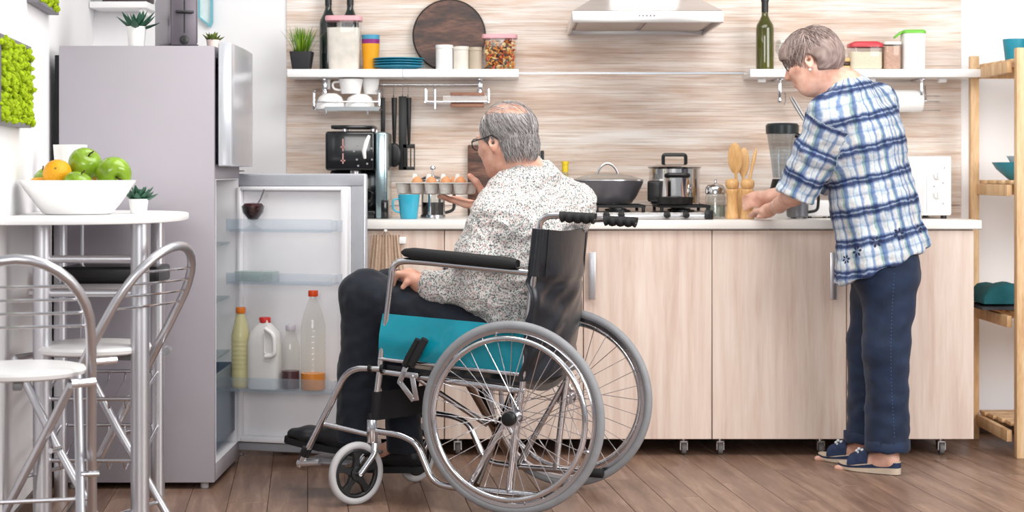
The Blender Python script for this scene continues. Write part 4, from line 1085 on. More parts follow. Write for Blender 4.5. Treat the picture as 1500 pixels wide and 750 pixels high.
# glasses
FRAME = pm('dark_spectacle_frame', '1B1A1E', .3)
gl = thing('x', 'x', 'x'); bpy.data.objects.remove(gl)
gm = MB()
for sd in (1, -1):
    pts = []
    for k in range(24):
        a = 2*pi*k/24; pts.append(HM @ Vector((.101-.10*(abs(.031*sd+.026*cos(a))**2)*4, .031*sd+.026*cos(a), .0+.019*math.copysign(abs(sin(a))**.8, sin(a)))))
    gm.tube(pts, .0019, 6, closed=True)
    gm.tube([HM @ Vector(p) for p in ((.096, .058*sd, .008), (.088, .072*sd, .009), (.03, .078*sd, .012), (-.005, .084*sd, .016), (-.025, .084*sd, .0))], .0022, 6)
gm.tube([HM @ Vector(p) for p in ((.104, .006, .005), (.107, 0, .007), (.104, -.006, .005))], .002, 6)
gls = mesh_obj('glasses', np.array([tuple(v) for v in gm.v]), gm.f, FRAME, man, ang=60)
for sd in (1, -1):
    mb = MB().loft([[HM @ Vector((.0985+dx, .031*sd+.025*cos(2*pi*k/24), .018*sin(2*pi*k/24))) for k in range(24)] for dx in (0, .001)])
    mesh_obj('lens', np.array([tuple(v) for v in mb.v]), mb.f, GLASS, gls, ang=30)

# egg carton and eggs
c0, c1 = P(692, 269, 5.975), P(587, 263, 6.13)
cz = 1.052
axx = Vector((c1.x-c0.x, c1.y-c0.y, 0)); CL = axx.length; ca = math.atan2(axx.y, axx.x)
ec_ = thing('egg_carton', 'pale pulp egg carton held up in the man\'s hand', 'carton', (c0.x, c0.y, cz-.043), ca)
# local x along carton away from the hand, local y < 0 is the far side for this rotation
PULP = pm('pale_paper_pulp', 'D9D5CF', .85, var=.05, vscale=60, bump=.3, bscale=160)
ncol = 5; pw_ = CL/ncol; cup = MB()
for i in range(ncol):
    for j in (0, 1):
        cx_, cy_ = pw_*(i+.5), -.028+.056*j-.0
        cup.lathe([(.012, 0), (.019, .003), (.0245, .03), (.0262, .041), (.0245, .041), (.0225, .03), (.0175, .006), (0, .005)], (cx_, cy_, 0), 16, cap=False)
        cup.lathe([(0, .0), (.012, .0)], (cx_, cy_, 0), 16, cap=False)
cup.build('cup_tray', PULP, ec_)
rim = MB()
for i in range(ncol):
    for j in (0, 1):
        cx_, cy_ = pw_*(i+.5), -.028+.056*j; hw_, hh_ = pw_/2, .028
        inner = [(cx_+.0255*cos(2*pi*k/16), cy_+.0255*sin(2*pi*k/16), .041) for k in range(16)]
        outer = []
        for k in range(16):
            a = 2*pi*k/16; s_ = max(abs(cos(a))/hw_, abs(sin(a))/hh_); outer.append((cx_+cos(a)/s_, cy_+sin(a)/s_, .041))
        rim.loft([inner, outer, [(x, y, .0375) for x, y, z in outer]], cap=False)
rim.build('rim', PULP, ec_)
for i in range(ncol+0):
    if i == 0: continue
    MB().lathe([(.013, .0), (.011, .02), (.0075, .033), (.004, .036), (0, .036)], (pw_*i, 0, .034), 14, cap=False).build('peg', PULP, ec_)
EGG = pm('brown_egg_shell', 'C98A5C', .5, var=.06, vscale=40)
def egg(i, j, label):
    p = Matrix.Translation(ec_.location) @ rotz(ca) @ Vector((pw_*(i+.5), -.028+.056*j, .006))
    pr = [(0, 0), (.008, .001), (.016, .007), (.0208, .018), (.0215, .025), (.0195, .037), (.0145, .047), (.007, .0535), (0, .055)]
    t = MB().lathe(pr, n=20).build('egg', EGG, ang=180, loc=p)
    tag(t, label, 'egg', 'brown eggs in the carton')
for i, l in enumerate(('brown egg in the front row of the carton, next to the thumb', 'brown egg in the front row of the carton, second from the hand', 'brown egg in the front row of the carton, third from the hand', 'brown egg in the front row of the carton, farthest from the hand')): egg(i, 1, l)
egg(1, 0, 'brown egg in the back row of the carton')
# ------------------------------------------------------------------ woman at the counter
wo = thing('person', 'standing woman with short grey hair, blue plaid tunic, jeans and wedge sandals', 'person', (1.36, 6.42, 0))
SKIN_W = skinmat('light_skin', 'CE9883', 'E0B09C', 'EABFAD')
wsL, wsR = P(1217, 170, 6.29), P(1284, 152, 6.52)
wlat = (wsR-wsL).normalized(); wfw = Vector((-wlat.y, wlat.x, 0)).normalized()
wN = P(1243, 122, 6.42)
wch, wwa, whi = P(1262, 205, 6.42), P(1281, 300, 6.43), P(1297, 378, 6.43)
weL, wwL = P(1172, 276, 6.35), P(1141, 301, 6.60)
weR, wwR = Vector((1.20, 6.64, 1.07)), P(1130, 288, 6.78)
HW = headframe(P(1188, 88, 6.43), (-.87, .32, -.36), R(2))
hpL, hpR = P(1305, 390, 6.37), P(1287, 390, 6.50)
wkL, wkR = P(1298, 510, 6.36), P(1276, 505, 6.53)
waL, waR = P(1300, 655, 6.385), P(1268, 642, 6.58)
pf = (Vector((-.76, .65, 0))).normalized()
def footp(a, nrm_):
    h = a+Vector((0, 0, -.045)); 
    pr = [rc(a, h, .034, .032, .02), rc(h+nrm_*-.012, h+nrm_*.05+Vector((0, 0, -.012)), .031, .03, .02), rc(h+nrm_*.04+Vector((0, 0, -.006)), h+nrm_*.135+Vector((0, 0, -.036)), .032, .022, .03)]
    sd = Vector((-nrm_.y, nrm_.x, 0))
    for k, (o, l, r_) in enumerate(((.022, .192, .0115), (.008, .188, .0085), (-.006, .182, .0078), (-.018, .174, .0072), (-.029, .165, .0068))):
        b = h+nrm_*.13+sd*o*(-1 if False else 1)*.95+Vector((0, 0, -.040)); e_ = h+nrm_*l+sd*o*1.05+Vector((0, 0, -.048))
        pr.append(rc(b, e_, r_*1.1, r_, .006))
    return pr
bp_ = [ec(whi, wwa, wlat, (.15, .10), (.13, .095), .05), ec(wwa, wch, wlat, (.13, .095), (.15, .10), .05), rc(wch, wN, .09, .05, .06), rc(wN-Vector((0, 0, .03)), wsL, .05, .045, .04), rc(wN-Vector((0, 0, .03)), wsR, .05, .045, .04),
       rc(wN-Vector((0, 0, .03)), HW @ Vector((-.03, 0, -.05)), .055, .05, .03), rc(P(1222, 150, 6.44), HW @ Vector((.012, 0, -.075)), .042, .04, .03),
       rc(wsL, weL, .045, .038, .03), rc(weL, weL+(wwL-weL)*.35, .039, .04, .02), rc(weL+(wwL-weL)*.35, wwL, .04, .026, .02), rc(wsR, weR, .045, .038, .03), rc(weR, wwR, .038, .026, .02),
       rc(hpL, wkL, .075, .055, .04), rc(wkL, waL, .055, .037, .03), rc(hpR, wkR, .075, .055, .04), rc(wkR, waR, .055, .037, .03)]
bp_ += footp(waL, pf)+footp(waR, pf)+head_prims(HW, .95, True)
# left hand flat on the worktop
bp_ += [rc(wwL, P(1124, 308, 6.70), .024, .024, .02), rc(P(1128, 309, 6.68), P(1121, 306, 6.73), .018, .018, .015)]
for k in range(4):
    o = (k-1.5)*.019; q = lambda x, y, Y: P(x+o*210, y, Y+o*.75)
    bp_ += finger([q(1121, 309, 6.72), q(1112, 309.5, 6.765), q(1107, 313.5, 6.79), q(1103, 316.5, 6.805)], .0098, .0072)
bp_ += finger([P(1131, 311, 6.69), P(1120, 316, 6.70), P(1111, 317.5, 6.715)], .0115, .0085)
# right hand around the mill
bp_ += [rc(wwR, P(1114, 290, 6.83), .025, .024, .02), rc(P(1117, 287, 6.81), P(1114, 297, 6.83), .018, .017, .015)]
for k in range(4):
    dy = k*5.6
    bp_ += finger([P(1112, 283+dy, 6.835), P(1103-k, 284+dy, 6.838), P(1095, 287+dy, 6.845), P(1088.5+k*.5, 290+dy, 6.86)], .0095, .007)
bp_ += finger([P(1116, 296, 6.85), P(1109, 300, 6.875), P(1105, 297, 6.895)], .011, .0085)
V, F = sdf_mesh(bp_, .0042, 1); mesh_obj('body', V, F, SKIN_W, wo)

# plaid tunic
def plaid():
    m = bpy.data.materials.new('blue_plaid_cotton'); m.use_nodes = True; N, L = nodes(m); b = N['Principled BSDF']
    at = N.new('ShaderNodeAttribute'); at.attribute_name = 'cloth'; sx = N.new('ShaderNodeSeparateXYZ')
    tc0 = N.new('ShaderNodeTexCoord'); nw = N.new('ShaderNodeTexNoise'); nw.inputs['Scale'].default_value = 26; nw.inputs['Detail'].default_value = 3; L.new(tc0.outputs['Object'], nw.inputs[0])
    wa = N.new('ShaderNodeVectorMath'); wa.operation = 'MULTIPLY_ADD'; wa.inputs[1].default_value = (.022, .022, 0); L.new(nw.outputs['Color'], wa.inputs[0]); L.new(at.outputs['Vector'], wa.inputs[2]); L.new(wa.outputs[0], sx.inputs[0])
    def per(sock, period, stops):
        dv = N.new('ShaderNodeMath'); dv.operation = 'DIVIDE'; dv.inputs[1].default_value = period; L.new(sock, dv.inputs[0])
        fr = N.new('ShaderNodeMath'); fr.operation = 'FRACT'; L.new(dv.outputs[0], fr.inputs[0]); cr = ramp(N, stops); L.new(fr.outputs[0], cr.inputs[0]); return cr.outputs[0]
    W_ = 'DEE2E6'
    h1 = per(sx.outputs[1], .108, [(0, W_), (.08, 'DCE0E8'), (.14, '8FA0BE'), (.18, '3A4A74'), (.235, '3A4A74'), (.26, '9AA8C2'), (.29, '8E9DBA'), (.315, '3A4A74'), (.39, '3A4A74'), (.44, '8FA0BE'), (.50, 'D8DDE6'), (.68, 'CBD4E1'), (.74, 'A9BBD2'), (.80, 'D8DFE8'), (.99, W_)])
    v1 = per(sx.outputs[0], .092, [(0, 'EDEAE4'), (.12, 'E6E8EC'), (.17, '8EA3C4'), (.30, '7186AE'), (.35, 'A9C3BC'), (.40, 'A6C4BA'), (.43, 'F0EEEA'), (.62, 'EDE4DF'), (.66, '9DB0CC'), (.72, '8EA3C4'), (.76, 'EEF0EE'), (.9, 'E3E9EE'), (.93, 'B4C6D6'), (.97, 'F4F1EC')])
    mx = N.new('ShaderNodeMixRGB'); mx.blend_type = 'MULTIPLY'; mx.inputs[0].default_value = 1; L.new(h1, mx.inputs[1]); L.new(v1, mx.inputs[2])
    tc = N.new('ShaderNodeTexCoord'); nz = N.new('ShaderNodeTexNoise'); nz.inputs['Scale'].default_value = 90; nz.inputs['Detail'].default_value = 3; L.new(tc.outputs['Object'], nz.inputs[0])
    cr = ramp(N, [(.35, 'DADADA'), (.6, 'FFFFFF')]); L.new(nz.outputs[0], cr.inputs[0]); m2 = N.new('ShaderNodeMixRGB'); m2.blend_type = 'MULTIPLY'; m2.inputs[0].default_value = .5; L.new(mx.outputs[0], m2.inputs[1]); L.new(cr.outputs[0], m2.inputs[2])
    L.new(m2.outputs[0], b.inputs['Base Color']); b.inputs['Roughness'].default_value = .85
    bp = N.new('ShaderNodeBump'); bp.inputs['Strength'].default_value = .25; bp.inputs['Distance'].default_value = .004; L.new(nz.outputs[0], bp.inputs['Height']); L.new(bp.outputs[0], b.inputs['Normal'])
    return m
PLAID = plaid()
whem = P(1291, 430, 6.43)
tor = [ec(wch+Vector((0, 0, .02)), wwa, wlat, (.178, .128), (.172, .135), .06), ec(wwa, whi, wlat, (.172, .135), (.18, .150), .06), ec(whi, whem, wlat, (.18, .150), (.192, .165), .06),
       ec(wch, wch+(wN-wch)*.55, wlat, (.178, .12), (.12, .085), .06), rc(wN-Vector((0, 0, .06)), wsL, .07, .062, .06), rc(wN-Vector((0, 0, .06)), wsR, .07, .066, .05),
       rc(wN-Vector((0, 0, .07)), wN+Vector((.002, 0, -.03)), .075, .068, .04)]
cfL = P(1167, 283, 6.38)
slL = [rc(wsL, wsL+(cfL-wsL)*.5, .063, .072, .09), rc(wsL+(cfL-wsL)*.5, cfL, .076, .074, .03)]
slR = [rc(wsR, weR, .07, .066, .05), rc(weR, weR+(wwR-weR)*.2, .064, .062, .03)]
ds = (cfL-wsL).normalized(); ds2 = (ds+Vector((-.25, 0, -.55))).normalized()
cuts = [cut(cfL+ds*.012, ds2, cfL+ds*.06, .105), rc(cfL+ds*.07, cfL-ds*.02, .064, .058, 0, 's'), rc(P(1222, 140, 6.45), HW @ Vector((0, 0, -.06)), .055, .06, .012, 's'),
        cut(P(1225, 416, 6.43), (.145, 0, -.33), P(1293, 470, 6.43), .34), cut(weR+(wwR-weR)*.22, (wwR-weR), weR+(wwR-weR)*.5, .12)]
V, F = sdf_mesh(tor+slL+slR+cuts, .005, 2); Nn_ = vnormals(V, F)
# cloth coordinates: torso or sleeve
dT = np.min([p['f'](V) for p in tor], axis=0); dL = np.min([p['f'](V) for p in slL], axis=0); dR = np.min([p['f'](V) for p in slR], axis=0)
def cyl_coords(V, a, b, ref, rad):
    a, b = _v(a), _v(b); ax = (b-a)/np.linalg.norm(b-a); r = _v(ref); r = r-ax*(r @ ax); r /= np.linalg.norm(r); w_ = np.cross(ax, r); q = V-a
    return np.stack([np.arctan2(q @ w_, q @ r)*rad, q @ ax, np.zeros(len(V))], 1)
cT = cyl_coords(V, wN, whi, wfw*1.0, .165); cL = cyl_coords(V, wsL, cfL, Vector((1, .6, .4)), .075); cR = cyl_coords(V, wsR, weR, Vector((1, .6, .4)), .075)
isL = (dL < dT-.004) & (dL < dR); isR = (dR < dT-.004) & ~isL
cl = np.where(isL[:, None], cL, np.where(isR[:, None], cR, cT))
dn = np.clip((V[:, 2]*-1+1.05)/.3, 0, 1)*~isL*~isR
fold = np.sin(cT[:, 0]*58+2.5*fnoise(V, (4, 4, 3), 3))
amp = .0075*fold*dn+.005*fnoise(V, (13, 13, 9), 11)+.004*fnoise(V, (10, 10, 34), 12)+.0025*fnoise(V, 45, 13)
arm = np.clip((cL[:, 1]-.06)/.08, 0, 1)*isL*(.006*np.sin(cL[:, 1]*75+3*fnoise(V, 8, 17)+cL[:, 0]*14))
V2 = V+Nn_*(amp+arm*.6)[:, None]
tun = mesh_obj('tunic', V2, F, PLAID, wo, {'cloth': cl})
# embroidered cut-work flowers above the hem
from mathutils.bvhtree import BVHTree
bvh = BVHTree.FromPolygons(V2.tolist(), F.tolist())
NAVY = pm('navy_embroidery', '1C2440', .8)
camp = Vector((0, 0, CAMZ))
for (px, py, rr) in ((1256, 368, 9), (1283, 354, 9), (1317, 343, 10), (1345, 336, 8), (1240, 380, 7)):
    d = (P(px, py, 6.4)-camp).normalized(); hit, nn, i, dist = bvh.ray_cast(camp, d)
    if hit is None: continue
    nn = nn if nn.dot(d) < 0 else -nn; a_, b_ = frame_from(nn); mb = MB(); s_ = rr*6.3/2600
    for k in range(6):
        a = 2*pi*k/6+.3; u_ = a_*cos(a)+b_*sin(a); w_ = nn.cross(u_)
        pts = []
        for t_, wd in ((.28, .02), (.5, .17), (.72, .2), (.92, .1), (1.0, .02)):
            for sd in (1, -1):
                p = hit+u_*s_*t_+w_*s_*wd*sd; h2, n2, _, _ = bvh.find_nearest(p); pts.append(h2+nn*.0016)
        vs_ = pts+[p-nn*.003 for p in pts]; n = len(pts)
        fs_ = [(2*j, 2*j+1, 2*j+3, 2*j+2) for j in range(4)]+[(n+2*j, n+2*j+2, n+2*j+3, n+2*j+1) for j in range(4)]
        mb.add(vs_, fs_)
    mesh_obj('flower_motif', np.array([tuple(v) for v in mb.v]), mb.f, NAVY, tun, ang=60)

# jeans
DENIM = pm('blue_denim', '142540', .8, var=.35, vscale=16, bump=.2, bscale=350, sheen=.1)
jp = [ec(whi+Vector((0, 0, .05)), whi-Vector((0, 0, .05)), wlat, (.15, .105), (.16, .11), .05), rc(hpL, wkL, .098, .080, .05), rc(wkL, waL+Vector((0, 0, -.01)), .080, .077, .03), rc(hpR, wkR, .098, .080, .05), rc(wkR, waR+Vector((0, 0, -.01)), .080, .075, .03)]
for a in (waL, waR): jp += [cut(a+Vector((0, 0, -.008)), (0, 0, -1), a-Vector((0, 0, .09)), .14)]
V, F = sdf_mesh(jp, .0055, 2); Nn_ = vnormals(V, F)
lowz = np.clip(1-(V[:, 2]-.1)/.25, 0, 1)
V = V+Nn_*(.008*fnoise(V, (9, 9, 7), 21)+.005*fnoise(V, (16, 16, 24), 22)+.0045*lowz*np.sin(V[:, 2]*95+9*fnoise(V, 7, 24))*np.clip(.4+fnoise(V, 5, 27)*1.6, 0, 1))[:, None]
je = mesh_obj('jeans', V, F, DENIM, wo)
bvj = BVHTree.FromPolygons(V.tolist(), F.tolist())
mb = MB()
for k in range(46):                         # outer seam, stitched
    py = 400+k*5.3; q = P(1308-5*sin(k/14)+2, py, 6.2); d = (q-camp).normalized(); hit, nn, _, _ = bvj.ray_cast(camp, d)
    if hit: 
        q2 = (P(1308-5*sin(k/14)+2, py+3, 6.2)-camp).normalized(); h2, _, _, _ = bvj.ray_cast(camp, q2)
        if h2: mb.tube([hit, h2], .0012, 4)
mesh_obj('seam_stitch', np.array([tuple(v) for v in mb.v]), mb.f, pm('stitch_thread', '3C557E', .8), je)
for a in (waL, waR):
    ring = lambda z, g: [Vector((a.x, a.y, z))+Vector((cos(2*pi*k/32), sin(2*pi*k/32), 0))*(.0785+g)+Vector((0, 0, .003*sin(k*1.3))) for k in range(32)]
    mb = MB().loft([ring(a.z+.028, -.003), ring(a.z+.026, .0025), ring(a.z-.006, .003), ring(a.z-.012, .0), ring(a.z-.008, -.006)], cap=False)
    mesh_obj('cuff', np.array([tuple(v) for v in mb.v]), mb.f, DENIM, je)

# wedge sandals
CORK = pm('pale_wedge_sole', 'C9B7A4', .7, var=.06); NAVYF = pm('navy_sandal_fabric', '22304F', .75, var=.3, vscale=40, bump=.2, bscale=150)
for a in (waL, waR):
    h = Vector((a.x, a.y, 0))-pf*.05; to = h+pf*.245; sd = Vector((-pf.y, pf.x, 0))
    def outline(z, gr=0): 
        out = []
        for k in range(32):
            an = 2*pi*k/32; t_ = .5-.5*cos(an); ww = (.033+.011*math.sin(max(0, t_-.25)/.75*pi*.75))+gr; y = sin(an)
            p = h+(to-h)*t_*(1+gr)+sd*ww*math.copysign(abs(y)**.6, y); p.z = z(t_) if callable(z) else z; out.append(p)
        return out
    top = lambda t_: .048-.026*min(1, max(0, (t_-.15)/.6))+.006*max(0, t_-.8)/.2
    sl = MB().loft([outline(lambda t_: .002+.008*max(0, t_-.75)/.25), outline(lambda t_: top(t_)*.45+.003, .001)])
    o1 = mesh_obj('sandal', np.array([tuple(v) for v in sl.v]), sl.f, CORK, wo, ang=40)
    md = MB().loft([outline(lambda t_: top(t_)*.45+.0032, .0015), outline(lambda t_: top(t_)-.004, .0015)]); mesh_obj('navy_midsole', np.array([tuple(v) for v in md.v]), md.f, NAVYF, o1, ang=40)
    tp = MB().loft([outline(lambda t_: top(t_)-.0038, .0005), outline(lambda t_: top(t_), .0)]); mesh_obj('insole', np.array([tuple(v) for v in tp.v]), tp.f, CORK, o1, ang=40)
    st = MB(); rings = []
    for i in range(8):
        t_ = .45+.33*i/7; c = h+(to-h)*t_; hgt = .040+.030*(1-i/7); wd = .041+.004*i/7; ring = []
        for k in range(13):
            an = pi*k/12; ring.append(c+sd*wd*cos(an)+Vector((0, 0, top(t_)+hgt*sin(an)**.8)))
        for k in range(12, -1, -1):
            an = pi*k/12; ring.append(c+sd*(wd-.003)*cos(an)+Vector((0, 0, top(t_)+(hgt-.003)*sin(an)**.8)))
        rings.append(ring)
    st.loft(rings); sto = mesh_obj('strap', np.array([tuple(v) for v in st.v]), st.f, NAVYF, o1, ang=60)
    fl_ = MB(); c = h+(to-h)*.60+Vector((0, 0, top(.6)+.046))-sd*-.022
    for k in range(5):
        an = 2*pi*k/5; fl_.ell(c+pf*.012*cos(an)+Vector((0, 0, .008*sin(an)))+sd*.004, (.007, .005, .006), 8, 6)
    mesh_obj('flower_ornament', np.array([tuple(v) for v in fl_.v]), fl_.f, pm('pearl_white', 'D9DDE2', .4), o1)

# hair
HAIR_W = hairmat('ash_grey_hair', [(0, '5A4742'), (.3, '836F69'), (.6, 'A3908A'), (1, 'C6B7B0')])
hp = [el(HW @ Vector((-.012, 0, .027)), (.103, .083, .088), HW, 0), el(HW @ Vector((-.045, 0, -.005)), (.078, .084, .078), HW, .03), el(HW @ Vector((.056, 0, .046)), (.050, .062, .046), HW, .03),
      el(HW @ Vector((.088, 0, -.062)), (.090, .12, .098), HW, .008, 's'), el(HW @ Vector((.0, .09, -.028)), (.030, .05, .042), HW, .006, 's'), el(HW @ Vector((.0, -.09, -.028)), (.030, .05, .042), HW, .006, 's'),
      cut(HW @ Vector((-.08, 0, -.068)), HW.to_3x3() @ Vector((.25, 0, -1)), HW @ Vector((-.05, 0, -.11)), .12)]
V, F = sdf_mesh(hp, .0035, 1)
hl = np.array([tuple(HW.inverted() @ Vector(v)) for v in V])
V = V+vnormals(V, F)*(.004*fnoise(hl, (26, 60, 26), 4))[:, None]
hw_ = mesh_obj('hair', V, F, HAIR_W, wo, {'rnd': np.clip(.38+.35*fnoise(hl, (40, 160, 40), 6), 0, 1)})
def reg_w(p):
    if p.z < -.05: return 0
    if p.x > .03 and p.z < .03: return 0
    if abs(p.y) > .06 and -.03 < p.x and p.z < .022: return 0
    return 1
def flow_w(p):
    if p.x > -.02: return Vector((.55, .25*(1 if p.y > 0 else -1), -.75))
    return Vector((-.35, .1*(1 if p.y > 0 else -1), -1))
strands(HW, (-.011, 0, .028), (.103, .084, .089), 2600, reg_w, flow_w, .065, .0013, .006, hw_, HAIR_W, 'hair_strand', seed=5)
hw_.children[0]['kind'] = 'stuff'
# eyes and brows
for sd in (1, -1):
    mb = MB().ell(HW @ (Vector((.0795, .031*sd, .0))*.95), (.0125,)*3, 14, 10); ey = mesh_obj('eye', np.array([tuple(v) for v in mb.v]), mb.f, pm('eye_white', 'E8E2DC', .2), wo)
    mb = MB().ell(HW @ (Vector((.0895, .031*sd, -.002))*.95), (.0035, .0055, .0055), 10, 8); mesh_obj('iris', np.array([tuple(v) for v in mb.v]), mb.f, pm('grey_blue_iris', '3C4A55', .2), ey)
    mb = MB().tube([HW @ (Vector(p)*.95) for p in ((.091, .012*sd, .021), (.0915, .03*sd, .0245), (.078, .05*sd, .021))], [.002, .0028, .0012], 6); mesh_obj('eyebrow', np.array([tuple(v) for v in mb.v]), mb.f, pm('brow_hair', '6E5A52', .8), wo)
# earring and bracelet
mb = MB().ell(HW @ Vector((.003, .082, -.044)), (.0055, .0055, .0055), 12, 8); mesh_obj('earring', np.array([tuple(v) for v in mb.v]), mb.f, pm('pearl_earring', 'E6E2DE', .2), wo)
bd = (wwL-weL).normalized(); bc = wwL+bd*-.004
mb = MB().ring(bc, bd, .0285, .0028, 32, 8); mesh_obj('bracelet', np.array([tuple(v) for v in mb.v]), mb.f, STEEL, wo)
# ------------------------------------------------------------------ things on the left wall shelf
PINKLID = pm('pink_plastic_lid', 'E3A9B2', .4); K9 = 7.24; SZ = SHZ+.0006
def sqloft(mb, secs, n=24, e=5):
    """rounded-square sections (half width, half depth, z)"""
    rings = []
    for a, b, z in secs:
        r_ = []
        for k in range(n):
            t = 2*pi*k/n; c, s = cos(t), sin(t); r_.append((a*math.copysign(abs(c)**(2/e), c), b*math.copysign(abs(s)**(2/e), s), z))
        rings.append(r_)
    return mb.loft(rings)
def jar(px, Y, z, secs, fill, fillmat, lidsecs, lidmat, label, name='storage_container', wall=None, cat='container'):
    t = thing(name, label, cat, (X(px, Y), Y, z))
    sqloft(MB(), secs).build('body', wall or CLEAR, t)
    if fill: sqloft(MB(), [(a-.002, b-.002, zz) for a, b, zz in fill]).build('contents', fillmat, t)
    sqloft(MB(), lidsecs).build('lid', lidmat, t, bevel=.001, seg=1)
    return t
# grass in a black pot
t = thing('potted_grass', 'bright green grass in a black pot on the left wall shelf', 'plant', (X(442, K9), K9, SZ)); rg = random.Random(3)
sqloft(MB(), [(.036, .036, 0), (.047, .047, .075)], e=8).build('pot', pm('black_pot', '222226', .6, var=.1), t, bevel=.001)
for k in range(70):
    a = rg.uniform(0, 2*pi); q = rg.uniform(0, .035); b = Vector((q*cos(a), q*sin(a), .07)); ln = rg.uniform(.07, .12); le = rg.uniform(.05, .45)
    d = Vector((cos(a)*le, sin(a)*le, 1)).normalized(); s_ = Vector((-sin(a), cos(a), 0))*.0028
    rings = []
    for tt, w in ((0, 1), (.5, .9), (.85, .5), (1, .08)):
        c = b+d*ln*tt+Vector((cos(a), sin(a), -.3))*ln*le*.5*tt*tt; rings.append([c+s_*w, c+Vector((cos(a), sin(a), 0))*.0008, c-s_*w])
    MB().loft(rings).build('blade', pm('grass_green_%d' % (k % 3), ('6E9A1E', '8DB52E', '4F7F22')[k % 3], .5, var=.15), t, ang=180)
# wine bottles
def bottle(px, Y, z, r, h, mat, cap, label, name='wine_bottle', neck=.013):
    t = thing(name, label, 'bottle', (X(px, Y), Y, z))
    MB().lathe([(0, .004), (r*.8, 0), (r*.97, .003), (r, .012), (r, h*.58), (r*.93, h*.635), (r*.62, h*.70), (neck*1.1, h*.76), (neck, h*.8), (neck, h-.012), (neck*1.15, h-.011), (neck*1.15, h-.002), (neck*.8, h), (0, h)], n=32, cap=False).build('glass', mat, t)
    MB().lathe([(neck+.0006, h*.81), (neck+.0012, h*.812), (neck+.0012, h-.013), (neck*1.15+.0012, h-.012), (neck*1.15+.0012, h+.001), (0, h+.0015)], n=24, cap=False).build('foil', cap, t)
    return t
OLIVE = pm('olive_bottle_glass', '4A4A14', .06, var=.2, vscale=8, coat=.6); DKGLASS = pm('dark_bottle_glass', '15201B', .08, coat=.5); FOIL = pm('black_foil', '17181B', .35)
bottle(481, 7.315, SZ, .036, .335, DKGLASS, FOIL, 'dark bottle behind the flour container, left one')
bottle(513, 7.315, SZ, .036, .335, DKGLASS, FOIL, 'dark bottle behind the flour container, right one')
FLOUR = pm('flour', 'E2DACF', .9, var=.1, vscale=25)
jar(504, 7.215, SZ, [(.060, .042, 0), (.063, .045, .01), (.070, .05, .20)], [(.060, .042, .002), (.063, .045, .01), (.069, .048, .17)], FLOUR, [(.074, .054, .198), (.075, .055, .212), (.073, .053, .218)], PINKLID, 'tall container of flour with a pink lid on the left shelf')
# nested cups
cols = [('E9A31E', 'orange yellow', 0), ('8E2C78', 'purple', .018), ('4E9DBE', 'light blue', .036)]
for c_, n_, dz in cols:
    t = thing('plastic_cup', n_+' plastic cup in the nested stack beside the flour container', 'cup', (X(543, K9), K9, SZ+dz), 0, 'nested plastic cups')
    MB().lathe([(0, 0), (.029, 0), (.0305, .003), (.0372, .105), (.0378, .108), (.0362, .108), (.029, .0045), (0, .004)], n=32, cap=False).build('body', pm('cup_'+n_.replace(' ', '_'), c_, .4), t)
# plates
for k in range(4):
    t = MB().lathe([(0, 0), (.055, 0), (.06, .003), (.098, .012), (.104, .0135), (.104, .0155), (.098, .0145), (.06, .0055), (0, .004)], n=48, cap=False).build('plate', pm('turquoise_plate', '2F97B4', .3, var=.04), loc=(X(584, 7.225), 7.225, SZ+k*.0105))
    tag(t, ('bottom', 'second', 'third', 'top')[k]+' plate of the turquoise stack on the left shelf', 'plate', 'turquoise plates')
# round board
t = thing('round_board', 'round dark walnut board leaning on the wall behind the canisters', 'board', (X(658, 7.335), 7.335, SZ))
M = Matrix.Rotation(R(-5), 4, 'X')
MB().lathe([(0, -.008), (.146, -.008), (.149, -.005), (.149, .005), (.146, .008), (0, .008)], n=64, cap=False).xf(Matrix.Translation(Vector((0, 0, .150))) @ M @ Matrix.Rotation(pi/2, 4, 'X')).build('disc', DARKWOOD, t)
MB().ring((0, 0, 0), (0, 0, 1), .146, .0062, 64, 8).xf(Matrix.Translation(Vector((0, -.002, .150))) @ M @ Matrix.Rotation(pi/2, 4, 'X')).build('rim', pm('dark_rim', '1A1210', .5), t)
for px, w, h, c_, l in ((651, .036, .100, 'F2F0EE', 'white canister in front of the round board'), (675.5, .033, .094, 'DCD6CC', 'cream canister in front of the round board'), (696.5, .028, .091, 'B5A795', 'taupe canister in front of the round board')):
    t = thing('canister', l, 'canister', (X(px, 7.2), 7.2, SZ), 0, 'canisters on the left shelf')
    MB().lathe([(0, 0), (w*.93, 0), (w*.96, .003), (w*.96, h-.016), (w*.92, h-.015)], n=32, cap=False).build('body', pm('canister_'+c_, c_, .35), t)
    MB().lathe([(w*.98, h-.015), (w, h-.013), (w, h-.002), (w*.95, h), (0, h)], n=32, cap=False).build('lid', pm('canister_'+c_, c_, .35), t)
t = jar(732, 7.215, SZ, [(.063, .046, 0), (.066, .048, .008), (.068, .05, .128)], None, None, [(.072, .054, .126), (.073, .055, .138), (.071, .053, .143)], PINKLID, 'container of coloured pasta with a pink lid at the shelf end')
rg = random.Random(8); cls = [('D98B3A', MB()), ('C4513A', MB()), ('E3C58A', MB()), ('5F5A55', MB())]
for k in range(520):
    p = Vector((rg.uniform(-.056, .056), rg.choice((-1, 1))*rg.uniform(.0, .036), rg.uniform(.007, .118))); d = Vector((rg.gauss(0, 1), rg.gauss(0, 1), rg.gauss(0, 1))).normalized()*.009
    cls[rg.choice((0, 0, 1, 2, 2, 3))][1].tube([p-d, p, p+d], [.003, .0045, .003], 5)
for c_, mb in cls: o = mb.build('pasta', pm('pasta_'+c_, c_, .6, var=.1), t); o['kind'] = 'stuff'

